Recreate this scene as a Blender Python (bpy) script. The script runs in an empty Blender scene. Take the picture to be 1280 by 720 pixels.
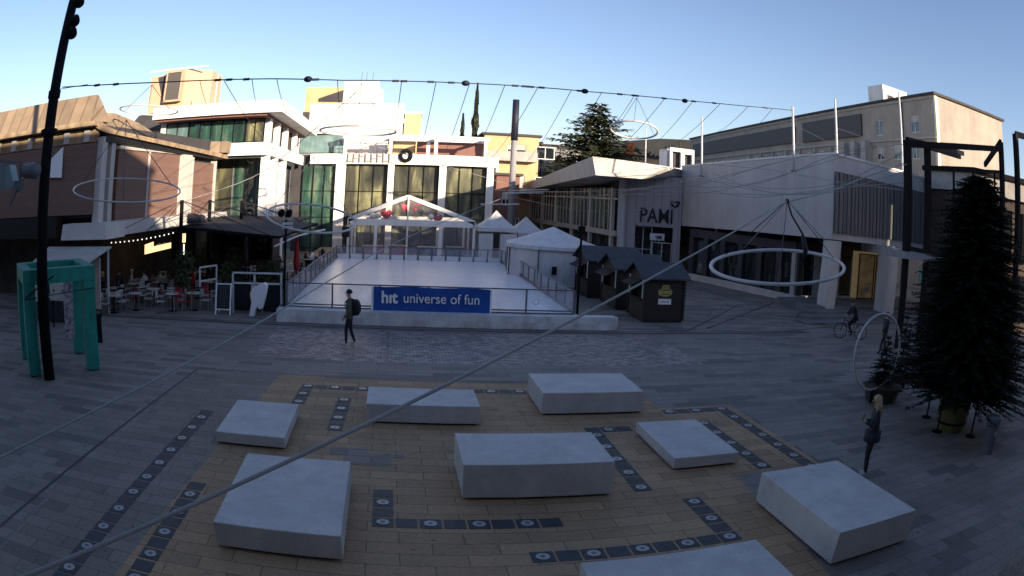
import bpy, bmesh, math, random
from mathutils import Vector, Matrix
random.seed(7)
S = bpy.context.scene
COL = S.collection
R = math.radians
PI = math.pi
# ------------------------------------------------------------------ camera (measured lens of the square's wide-angle camera)
CH = 4.8
PITCH, ROLL, YAW = 0.12104, 0.04748, 0.15931
A1, A3 = 1.0876262e-3, 0.44638417e-9      # angle = A1*r + A3*r^3, r in pixels of a 1280 wide frame
F0 = Vector((0, math.cos(PITCH), -math.sin(PITCH))); U0 = Vector((0, math.sin(PITCH), math.cos(PITCH))); R0 = Vector((1, 0, 0))
RR = math.cos(ROLL)*R0 + math.sin(ROLL)*U0; UU = -math.sin(ROLL)*R0 + math.cos(ROLL)*U0
ZR = Matrix.Rotation(-YAW, 3, 'Z')
RR, UU, FF = ZR @ RR, ZR @ UU, ZR @ F0
# survey helpers: measured sight lines -> real coordinates in metres
def ray(u, v):
    dx, dy = u-640.0, 360.0-v
    r = max(math.hypot(dx, dy), 1e-6); th = A1*r + A3*r**3
    s = math.sin(th)/r
    return RR*(s*dx) + UU*(s*dy) + FF*math.cos(th)
O = Vector((0, 0, CH))
def G(u, v, z=0.0):
    d = ray(u, v); return O + d*((z-CH)/d.z)
def AY(u, v, y):
    d = ray(u, v); return O + d*(y/d.y)
def SZ(A, B, u, v):                       # position along wall A-B and height
    A = Vector(A); B = Vector(B); n = Vector((-(B-A).y, (B-A).x)); d = ray(u, v)
    t = (n @ A)/(n.x*d.x + n.y*d.y); p = Vector((d.x*t, d.y*t))
    return (p-A) @ (B-A).normalized(), CH + d.z*t
def ZH(x, y, u, v):                       # height above plan point (x,y)
    d = ray(u, v); return CH + d.z*math.hypot(x, y)/math.hypot(d.x, d.y)
# ------------------------------------------------------------------ materials
MATS = {}
def mat(name, col, rough=.8, var=.12, scale=2.0, bump=0.0, bscale=None, metal=0.0, spec=.4, hue=None, streak=False, emit=None):
    if name in MATS: return MATS[name]
    m = bpy.data.materials.new(name); m.use_nodes = True; MATS[name] = m
    nt = m.node_tree; N = nt.nodes; L = nt.links; b = N['Principled BSDF']
    b.inputs['Roughness'].default_value = rough; b.inputs['Metallic'].default_value = metal
    b.inputs['Specular IOR Level'].default_value = spec
    geo = N.new('ShaderNodeNewGeometry'); mp = N.new('ShaderNodeMapping')
    if streak: mp.inputs['Scale'].default_value = (1, 1, .12)
    L.new(geo.outputs['Position'], mp.inputs[0])
    n1 = N.new('ShaderNodeTexNoise'); n1.inputs['Scale'].default_value = scale; n1.inputs['Detail'].default_value = 6
    n1.inputs['Roughness'].default_value = .65
    L.new(mp.outputs[0], n1.inputs['Vector'])
    cr = N.new('ShaderNodeValToRGB'); cr.color_ramp.elements[0].position = .3; cr.color_ramp.elements[1].position = .7
    h = hue or col
    cr.color_ramp.elements[0].color = tuple(max(0, c*(1-var*1.4)) for c in col)+(1,)
    cr.color_ramp.elements[1].color = tuple(min(1, c*(1+var)) for c in h)+(1,)
    L.new(n1.outputs['Fac'], cr.inputs[0]); L.new(cr.outputs[0], b.inputs['Base Color'])
    if bump:
        n2 = N.new('ShaderNodeTexNoise'); n2.inputs['Scale'].default_value = bscale or scale*8; n2.inputs['Detail'].default_value = 4
        L.new(geo.outputs['Position'], n2.inputs['Vector'])
        bp = N.new('ShaderNodeBump'); bp.inputs['Strength'].default_value = bump; bp.inputs['Distance'].default_value = .03
        L.new(n2.outputs['Fac'], bp.inputs['Height']); L.new(bp.outputs[0], b.inputs['Normal'])
    if emit:
        b.inputs['Emission Color'].default_value = tuple(emit[:3])+(1,); b.inputs['Emission Strength'].default_value = emit[3]
    return m
def paving(name, c1, c2, bw, bh, mortar, mc, rough=.75, off=.5, extra=.25, pick=None):
    m = bpy.data.materials.new(name); m.use_nodes = True; nt = m.node_tree; N = nt.nodes; L = nt.links; b = N['Principled BSDF']
    geo = N.new('ShaderNodeNewGeometry')
    br = N.new('ShaderNodeTexBrick'); br.offset = off; br.offset_frequency = 2
    br.inputs['Scale'].default_value = 1; br.inputs['Brick Width'].default_value = bw; br.inputs['Row Height'].default_value = bh
    br.inputs['Mortar Size'].default_value = mortar; br.inputs['Mortar Smooth'].default_value = .2
    br.inputs['Color1'].default_value = c1+(1,); br.inputs['Color2'].default_value = c2+(1,); br.inputs['Mortar'].default_value = mc+(1,)
    L.new(geo.outputs['Position'], br.inputs['Vector'])
    n1 = N.new('ShaderNodeTexNoise'); n1.inputs['Scale'].default_value = .35; n1.inputs['Detail'].default_value = 8; n1.inputs['Roughness'].default_value = .7
    L.new(geo.outputs['Position'], n1.inputs['Vector'])
    mr = N.new('ShaderNodeMapRange'); mr.inputs['From Min'].default_value = .3; mr.inputs['From Max'].default_value = .7
    mr.inputs['To Min'].default_value = 1-extra; mr.inputs['To Max'].default_value = 1+extra
    L.new(n1.outputs['Fac'], mr.inputs[0])
    n3 = N.new('ShaderNodeTexNoise'); n3.inputs['Scale'].default_value = 14; n3.inputs['Detail'].default_value = 5
    L.new(geo.outputs['Position'], n3.inputs['Vector'])
    m3 = N.new('ShaderNodeMapRange'); m3.inputs['From Min'].default_value = .3; m3.inputs['From Max'].default_value = .7
    m3.inputs['To Min'].default_value = .86; m3.inputs['To Max'].default_value = 1.14
    L.new(n3.outputs['Fac'], m3.inputs[0])
    mu = N.new('ShaderNodeMath'); mu.operation = 'MULTIPLY'; L.new(mr.outputs[0], mu.inputs[0]); L.new(m3.outputs[0], mu.inputs[1])
    vm = N.new('ShaderNodeVectorMath'); vm.operation = 'SCALE'
    L.new(br.outputs['Color'], vm.inputs[0]); L.new(mu.outputs[0], vm.inputs['Scale'])
    L.new(vm.outputs[0], b.inputs['Base Color'])
    if pick:      # mostly one tone with scattered darker slabs
        br.inputs['Color1'].default_value = (0,0,0,1); br.inputs['Color2'].default_value = (1,1,1,1); br.inputs['Mortar'].default_value = (.5,.5,.5,1)
        cr = N.new('ShaderNodeValToRGB'); e = cr.color_ramp.elements; e[0].position = 0; e[0].color = tuple(c*1.12 for c in c1)+(1,); e[1].position = 1; e[1].color = c2+(1,)
        k1 = e.new(pick); k1.color = tuple(c*.88 for c in c1)+(1,); k2 = e.new(min(.98,pick+.12)); k2.color = tuple(.35*a_+.65*b_ for a_,b_ in zip(c1,c2))+(1,)
        L.new(br.outputs['Color'], cr.inputs[0]); mm_ = N.new('ShaderNodeMix'); mm_.data_type = 'RGBA'; L.new(br.outputs['Fac'], mm_.inputs[0]); L.new(cr.outputs[0], mm_.inputs[6]); mm_.inputs[7].default_value = mc+(1,)
        L.new(mm_.outputs[2], vm.inputs[0])
    vo = N.new('ShaderNodeTexVoronoi'); vo.inputs['Scale'].default_value = 1.7; L.new(geo.outputs['Position'], vo.inputs['Vector'])
    sm = N.new('ShaderNodeMapRange'); sm.inputs['From Min'].default_value = .05; sm.inputs['From Max'].default_value = .085; sm.inputs['To Min'].default_value = .55; sm.inputs['To Max'].default_value = 1; L.new(vo.outputs['Distance'], sm.inputs[0])
    n5 = N.new('ShaderNodeTexNoise'); n5.inputs['Scale'].default_value = .9; n5.inputs['Detail'].default_value = 9; n5.inputs['Roughness'].default_value = .75; n5.inputs['Distortion'].default_value = 1.2; L.new(geo.outputs['Position'], n5.inputs['Vector'])
    m5 = N.new('ShaderNodeMapRange'); m5.inputs['From Min'].default_value = .56; m5.inputs['From Max'].default_value = .68; m5.inputs['To Min'].default_value = 1; m5.inputs['To Max'].default_value = .68; L.new(n5.outputs['Fac'], m5.inputs[0])
    m6 = N.new('ShaderNodeMath'); m6.operation = 'MULTIPLY'; L.new(sm.outputs[0], m6.inputs[0]); L.new(m5.outputs[0], m6.inputs[1])
    m7 = N.new('ShaderNodeMath'); m7.operation = 'MULTIPLY'; L.new(mu.outputs[0], m7.inputs[0]); L.new(m6.outputs[0], m7.inputs[1]); L.new(m7.outputs[0], vm.inputs['Scale'])
    rr = N.new('ShaderNodeMapRange'); rr.inputs['To Min'].default_value = rough-.2; rr.inputs['To Max'].default_value = rough+.1
    L.new(n1.outputs['Fac'], rr.inputs[0]); L.new(rr.outputs[0], b.inputs['Roughness'])
    b.inputs['Specular IOR Level'].default_value = .35
    bp = N.new('ShaderNodeBump'); bp.inputs['Strength'].default_value = .22; bp.inputs['Distance'].default_value = .008; bp.invert = True
    L.new(br.outputs['Fac'], bp.inputs['Height']); L.new(bp.outputs[0], b.inputs['Normal'])
    MATS[name] = m; return m
def striped(name, ca, cb, scale, axis='Z', rough=.7, w=.5, bump=.6, noise=.15, diag=None):
    """ribs / louvres / boards running across one world axis"""
    m = bpy.data.materials.new(name); m.use_nodes = True; nt = m.node_tree; N = nt.nodes; L = nt.links; b = N['Principled BSDF']
    geo = N.new('ShaderNodeNewGeometry'); sp = N.new('ShaderNodeSeparateXYZ'); L.new(geo.outputs['Position'], sp.inputs[0])
    src = sp.outputs[axis] if axis in 'XYZ' else None
    if axis == 'H':
        ad = N.new('ShaderNodeMath'); ad.operation = 'ADD'; L.new(sp.outputs['X'], ad.inputs[0]); L.new(sp.outputs['Y'], ad.inputs[1]); src = ad.outputs[0]
    mu = N.new('ShaderNodeMath'); mu.operation = 'MULTIPLY'; mu.inputs[1].default_value = scale; L.new(src, mu.inputs[0])
    fr = N.new('ShaderNodeMath'); fr.operation = 'FRACT'; L.new(mu.outputs[0], fr.inputs[0])
    fl = N.new('ShaderNodeMath'); fl.operation = 'FLOOR'; L.new(mu.outputs[0], fl.inputs[0])
    wn = N.new('ShaderNodeTexWhiteNoise'); wn.noise_dimensions = '1D'; L.new(fl.outputs[0], wn.inputs['W'])
    cr = N.new('ShaderNodeValToRGB'); cr.color_ramp.interpolation = 'LINEAR'
    e = cr.color_ramp.elements; e[0].position = 0; e[0].color = cb+(1,); e[1].position = 1; e[1].color = cb+(1,)
    e1 = e.new(.1); e1.color = ca+(1,); e2 = e.new(.9); e2.color = ca+(1,)
    L.new(fr.outputs[0], cr.inputs[0])
    n1 = N.new('ShaderNodeTexNoise'); n1.inputs['Scale'].default_value = 1.3; n1.inputs['Detail'].default_value = 7
    L.new(geo.outputs['Position'], n1.inputs['Vector'])
    a2 = N.new('ShaderNodeMath'); a2.operation = 'MULTIPLY_ADD'; a2.inputs[1].default_value = noise*2; a2.inputs[2].default_value = 1-noise*1.5
    L.new(n1.outputs['Fac'], a2.inputs[0])
    a3 = N.new('ShaderNodeMath'); a3.operation = 'MULTIPLY_ADD'; a3.inputs[1].default_value = noise; L.new(wn.outputs['Value'], a3.inputs[0]); L.new(a2.outputs[0], a3.inputs[2])
    vm = N.new('ShaderNodeVectorMath'); vm.operation = 'SCALE'; L.new(cr.outputs[0], vm.inputs[0]); L.new(a3.outputs[0], vm.inputs['Scale'])
    L.new(vm.outputs[0], b.inputs['Base Color']); b.inputs['Roughness'].default_value = rough
    MATS[name] = m; return m
def glass(name, col, rough=.06, spec=.8, var=.5, scale=.5):
    m = mat(name, col, rough, var, scale, 0, spec=spec)
    nt = m.node_tree; N = nt.nodes; L = nt.links; b = N['Principled BSDF']
    n = N.new('ShaderNodeTexNoise'); n.inputs['Scale'].default_value = .9; bp = N.new('ShaderNodeBump')
    geo = N.new('ShaderNodeNewGeometry'); L.new(geo.outputs['Position'], n.inputs['Vector'])
    bp.inputs['Strength'].default_value = .12; bp.inputs['Distance'].default_value = .25; L.new(n.outputs['Fac'], bp.inputs['Height']); L.new(bp.outputs[0], b.inputs['Normal'])
    return m
def clear(name, alpha, col=(.8, .85, .9), rough=.1, fres=True):
    m = bpy.data.materials.new(name); m.use_nodes = True; N = m.node_tree.nodes; L = m.node_tree.links
    b = N['Principled BSDF']; b.inputs['Base Color'].default_value = col+(1,); b.inputs['Roughness'].default_value = rough
    tr = N.new('ShaderNodeBsdfTransparent'); mx = N.new('ShaderNodeMixShader'); out = N['Material Output']
    L.new(tr.outputs[0], mx.inputs[1]); L.new(b.outputs[0], mx.inputs[2]); L.new(mx.outputs[0], out.inputs[0]); mx.inputs[0].default_value = alpha
    n = N.new('ShaderNodeTexNoise'); n.inputs['Scale'].default_value = 1.5; n.inputs['Detail'].default_value = 6
    geo = N.new('ShaderNodeNewGeometry'); L.new(geo.outputs['Position'], n.inputs['Vector'])
    mr = N.new('ShaderNodeMapRange'); mr.inputs['From Min'].default_value = .3; mr.inputs['From Max'].default_value = .7
    mr.inputs['To Min'].default_value = alpha*.6; mr.inputs['To Max'].default_value = min(1, alpha*1.4); L.new(n.outputs['Fac'], mr.inputs[0]); L.new(mr.outputs[0], mx.inputs[0])
    MATS[name] = m; return m
mat('white_metal', (.62, .62, .62), .5, .08)
mat('white_wall', (.82, .79, .75), .75, .07, .8)
mat('white_plaster', (.51, .485, .475), .8, .08, .6, .15)
mat('concrete', (.40, .37, .34), .85, .18, 1.5, .3)
mat('pale_concrete', (.52, .48, .44), .85, .14, 1.2, .2, streak=True)
mat('rust_concrete', (.33, .235, .15), .85, .35, 2.2, .3, streak=True)
mat('bench_stone', (.56, .535, .515), .65, .08, 2.2, .4, 50)
mat('dark_metal', (.008, .008, .010), .8, .2, spec=.12)
mat('grey_metal', (.13, .135, .15), .45, .15)
mat('steel', (.35, .36, .38), .35, .1, metal=.7)
mat('asphalt', (.06, .06, .062), .9, .2, 1.5, .3)
mat('dark_tile', (.045, .045, .05), .6, .3, 6)
mat('lamp_disc', (.36, .35, .34), .35, .1)
mat('ice', (.70, .71, .76), .3, .08, .8, .04, 6)
mat('tarp', (.62, .61, .61), .55, .08, 3, .5, 4)
mat('tent', (.64, .63, .63), .6, .05, 1.5, .3, 2.5)
mat('banner_blue', (.012, .075, .32), .45, .12, 3, .4, 3)
mat('sign_white', (.8, .8, .8), .5, .02)
mat('sign_black', (.01, .01, .01), .5, .1)
mat('turquoise', (.016, .26, .20), .5, .18, 2)
mat('kiosk_wood', (.02, .014, .013), .8, .3, 3)
mat('kiosk_roof', (.055, .06, .07), .8, .25, 2.5, .3)
mat('black_fabric', (.015, .015, .018), .8, .3)
mat('dark_canvas', (.035, .033, .04), .8, .25)
mat('cream_board', (.45, .42, .38), .7, .12)
mat('red', (.55, .01, .02), .4, .1)
mat('fir', (.006, .012, .006), .7, .5, 5)
mat('fir2', (.022, .035, .018), .7, .5, 5)
mat('cedar', (.075, .09, .045), .8, .5, 1.2)
mat('cypress', (.035, .04, .022), .85, .5, 2)
mat('bark', (.06, .045, .03), .9, .3, 6)
mat('tub_wood', (.13, .115, .04), .8, .25, 5)
mat('planter', (.05, .045, .03), .8, .25, 5)
mat('orange_wall', (.52, .36, .24), .85, .08, .7, .1)
mat('yellow_wall', (.52, .38, .21), .85, .1, .7)
mat('redbrown_wall', (.22, .11, .09), .85, .12, .7)
mat('grey_flat', (.26, .25, .26), .85, .15, .7)
mat('beige_wall', (.37, .32, .27), .85, .12, .5)
mat('cream_wall', (.88, .75, .55), .85, .06, .4)
mat('dark_wall', (.05, .045, .05), .85, .2, .7)
mat('roof_dark', (.06, .055, .055), .9, .2, 1)
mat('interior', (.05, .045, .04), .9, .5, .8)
mat('interior_warm', (.30, .22, .14), .9, .6, .7)
mat('hill', (.05, .05, .045), 1, .4, .02)
mat('skin', (.45, .27, .19), .6, .05)
mat('olive', (.09, .095, .075), .85, .15, 8)
mat('trouser_dark', (.018, .018, .022), .85, .2, 8)
mat('coat_dark', (.022, .026, .034), .8, .2, 8)
mat('hair_blonde', (.42, .30, .16), .6, .2, 30)
mat('hair_dark', (.03, .02, .015), .6, .2, 30)
mat('shoe_light', (.5, .5, .5), .6, .05)
mat('light_cloth', (.45, .43, .42), .8, .1, 8)
mat('red_cloth', (.3, .02, .03), .8, .2, 8)
mat('warm_light', (.9, .6, .3), .5, 0, emit=(1, .62, .3, .9))
mat('bulb', (.9, .9, .8), .5, 0, emit=(1, .95, .8, .8))
mat('cable', (.035, .035, .04), .6, .1)
mat('cable_light', (.30, .30, .30), .6, .1)
mat('cable_dark', (.015, .015, .03), .6, .1)
mat('light_ring', (.55, .53, .52), .45, .1)
mat('tan_fabric', (.40, .33, .25), .9, .1, 1)
mat('chalk', (.02, .022, .025), .8, .3, 14)
mat('foliage', (.05, .07, .025), .7, .5, 3)
glass('glass_green', (.02, .07, .05))
glass('glass_teal', (.16, .26, .25), .08)
glass('glass_dark', (.012, .014, .016))
glass('glass_olive', (.13, .125, .06), .05, 1.0, .7, .3)
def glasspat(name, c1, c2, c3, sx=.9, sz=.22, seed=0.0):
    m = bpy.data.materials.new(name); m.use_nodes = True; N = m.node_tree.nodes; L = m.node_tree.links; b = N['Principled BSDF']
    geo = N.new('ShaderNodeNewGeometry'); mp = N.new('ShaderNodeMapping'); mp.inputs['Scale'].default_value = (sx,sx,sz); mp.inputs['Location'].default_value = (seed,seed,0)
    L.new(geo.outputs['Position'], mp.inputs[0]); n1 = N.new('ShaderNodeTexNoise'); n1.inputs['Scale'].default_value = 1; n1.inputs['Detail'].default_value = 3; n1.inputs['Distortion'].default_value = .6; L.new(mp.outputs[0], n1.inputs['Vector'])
    cr = N.new('ShaderNodeValToRGB'); e = cr.color_ramp.elements; e[0].position = .36; e[0].color = c1+(1,); e[1].position = .68; e[1].color = c3+(1,); k = e.new(.52); k.color = c2+(1,)  # three-tone patches paint bright reflections and interior hints into the glass colour
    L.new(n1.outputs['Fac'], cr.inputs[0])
    # soft vertical bands in the colour, for curtains and painted reflections
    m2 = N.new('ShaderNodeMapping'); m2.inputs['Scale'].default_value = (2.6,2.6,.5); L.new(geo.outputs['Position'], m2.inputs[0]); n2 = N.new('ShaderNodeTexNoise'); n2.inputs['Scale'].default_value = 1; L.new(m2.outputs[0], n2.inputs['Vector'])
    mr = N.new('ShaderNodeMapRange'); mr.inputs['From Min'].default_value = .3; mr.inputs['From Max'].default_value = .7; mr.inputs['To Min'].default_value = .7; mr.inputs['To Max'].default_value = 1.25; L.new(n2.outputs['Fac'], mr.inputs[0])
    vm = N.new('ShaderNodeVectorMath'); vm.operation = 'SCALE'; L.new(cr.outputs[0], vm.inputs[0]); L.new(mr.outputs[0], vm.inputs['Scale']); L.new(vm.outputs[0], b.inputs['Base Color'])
    b.inputs['Roughness'].default_value = .5; b.inputs['Specular IOR Level'].default_value = .3
    b.inputs['Coat Weight'].default_value = 1.0; b.inputs['Coat Roughness'].default_value = .03; b.inputs['Coat IOR'].default_value = 1.7
    n3 = N.new('ShaderNodeTexNoise'); n3.inputs['Scale'].default_value = .7; L.new(geo.outputs['Position'], n3.inputs['Vector']); bp = N.new('ShaderNodeBump'); bp.inputs['Strength'].default_value = .25; bp.inputs['Distance'].default_value = .3
    L.new(n3.outputs['Fac'], bp.inputs['Height']); L.new(bp.outputs[0], b.inputs['Coat Normal']); MATS[name] = m
for _n in ('glass_green','glass_teal','glass_olive'): bpy.data.materials.remove(MATS.pop(_n))
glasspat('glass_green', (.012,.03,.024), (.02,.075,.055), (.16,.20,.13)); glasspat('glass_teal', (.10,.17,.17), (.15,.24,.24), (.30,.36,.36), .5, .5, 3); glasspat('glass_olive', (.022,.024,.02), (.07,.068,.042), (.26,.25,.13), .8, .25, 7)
clear('plexi', .16, (.55, .6, .7)); clear('pvc', .16, (.7, .66, .68)); clear('pvc_roof', .38, (.75, .70, .74)); clear('shopglass', .35, (.03, .035, .035), .05)
striped('louvre_brown', (.185, .105, .082), (.08, .045, .036), 9, 'Z', noise=.12)
striped('rib_grey', (.15, .143, .137), (.04, .04, .04), 1.9, 'X', noise=.1)
striped('rib_lilac', (.42, .37, .38), (.27, .245, .255), 1.6, 'X', noise=.05)
striped('mansard', (.27, .195, .13), (.15, .105, .07), 1.3, 'X', noise=.35)
striped('dark_louvre', (.085, .075, .068), (.02, .02, .02), 7, 'Z', noise=.1)
striped('roof_slat', (.055, .05, .05), (.018, .018, .018), 3, 'Y', noise=.3)
striped('board_brown', (.022, .015, .013), (.008, .006, .005), 6, 'Z', noise=.2)
# rain streaks and fine speckle on the stone blocks
def streaks(nm, lo=.72, sc=(3.2,3.2,.35), speck=.1):
    t_ = MATS[nm].node_tree; g_ = [n for n in t_.nodes if n.type == 'NEW_GEOMETRY'][0]; b_ = t_.nodes['Principled BSDF']; src = b_.inputs['Base Color'].links[0].from_socket
    mp = t_.nodes.new('ShaderNodeMapping'); mp.inputs['Scale'].default_value = sc; t_.links.new(g_.outputs['Position'], mp.inputs[0]); n = t_.nodes.new('ShaderNodeTexNoise'); n.inputs['Scale'].default_value = 1; n.inputs['Detail'].default_value = 8; n.inputs['Roughness'].default_value = .7; t_.links.new(mp.outputs[0], n.inputs['Vector'])
    r_ = t_.nodes.new('ShaderNodeMapRange'); r_.inputs['From Min'].default_value = .38; r_.inputs['From Max'].default_value = .56; r_.inputs['To Min'].default_value = lo; r_.inputs['To Max'].default_value = 1; t_.links.new(n.outputs['Fac'], r_.inputs[0])
    n2 = t_.nodes.new('ShaderNodeTexNoise'); n2.inputs['Scale'].default_value = 45; n2.inputs['Detail'].default_value = 3; t_.links.new(g_.outputs['Position'], n2.inputs['Vector'])
    r2 = t_.nodes.new('ShaderNodeMapRange'); r2.inputs['From Min'].default_value = .3; r2.inputs['From Max'].default_value = .7; r2.inputs['To Min'].default_value = 1-speck; r2.inputs['To Max'].default_value = 1+speck; t_.links.new(n2.outputs['Fac'], r2.inputs[0])
    mu = t_.nodes.new('ShaderNodeMath'); mu.operation = 'MULTIPLY'; t_.links.new(r_.outputs[0], mu.inputs[0]); t_.links.new(r2.outputs[0], mu.inputs[1])
    v = t_.nodes.new('ShaderNodeVectorMath'); v.operation = 'SCALE'; t_.links.new(src, v.inputs[0]); t_.links.new(mu.outputs[0], v.inputs['Scale']); t_.links.new(v.outputs[0], b_.inputs['Base Color'])
streaks('bench_stone', .87, (1.6,1.6,.8), .12); streaks('white_plaster', .86, (.9,.9,.09), .03); streaks('turquoise', .75, (3,3,.4), .05); streaks('tent', .86, (1.2,1.2,.4), .03); streaks('tarp', .78, (2,2,.6), .05); streaks('white_wall', .90, (1.2,1.2,.12), .02); streaks('beige_wall', .85, (.5,.5,.06), .04)
# skate marks on the ice
_i = MATS['ice'].node_tree; _g = [n for n in _i.nodes if n.type == 'NEW_GEOMETRY'][0]; _p = _i.nodes['Principled BSDF']
_w = _i.nodes.new('ShaderNodeTexWave'); _w.wave_type = 'RINGS'; _w.inputs['Scale'].default_value = .9; _w.inputs['Distortion'].default_value = 26; _w.inputs['Detail'].default_value = 5; _w.inputs['Detail Scale'].default_value = 1.3
_i.links.new(_g.outputs['Position'], _w.inputs['Vector']); _r = _i.nodes.new('ShaderNodeMapRange'); _r.inputs['From Min'].default_value = .86; _r.inputs['To Min'].default_value = 1.0; _r.inputs['To Max'].default_value = 1.28
_i.links.new(_w.outputs['Fac'], _r.inputs[0]); _s = _i.nodes.new('ShaderNodeVectorMath'); _s.operation = 'SCALE'; _c = [n for n in _i.nodes if n.type == 'VALTORGB'][0]
_i.links.new(_c.outputs[0], _s.inputs[0]); _i.links.new(_r.outputs[0], _s.inputs['Scale']); _i.links.new(_s.outputs[0], _p.inputs['Base Color'])
paving('slab_grey', (.22, .188, .165), (.125, .11, .10), 1.05, .36, .007, (.07, .066, .066), .7, pick=.70)
paving('slab_warm', (.21, .175, .145), (.145, .125, .108), .95, .36, .008, (.075, .064, .056), .7, extra=.2, pick=.8)
paving('slab_tan', (.37, .235, .13), (.285, .185, .105), .95, .36, .008, (.115, .078, .048), .75, extra=.22, pick=.8)
paving('cobble', (.48, .36, .32), (.12, .105, .105), .22, .11, .012, (.07, .065, .07), .6, extra=.25)
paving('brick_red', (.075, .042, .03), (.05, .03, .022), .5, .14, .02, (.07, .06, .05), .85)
paving('podium_pave', (.16, .16, .165), (.12, .12, .125), .8, .4, .006, (.06, .06, .06), .7)
# brick wall pattern needs the vertical axis
_br = MATS['brick_red'].node_tree
_g = [n for n in _br.nodes if n.type == 'NEW_GEOMETRY'][0]; _b = [n for n in _br.nodes if n.type == 'TEX_BRICK'][0]
_mp = _br.nodes.new('ShaderNodeMapping'); _mp.inputs['Rotation'].default_value = (R(90), 0, 0)
_br.links.new(_g.outputs['Position'], _mp.inputs[0]); _br.links.new(_mp.outputs[0], _b.inputs['Vector'])
def M(n): return MATS[n]
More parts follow.
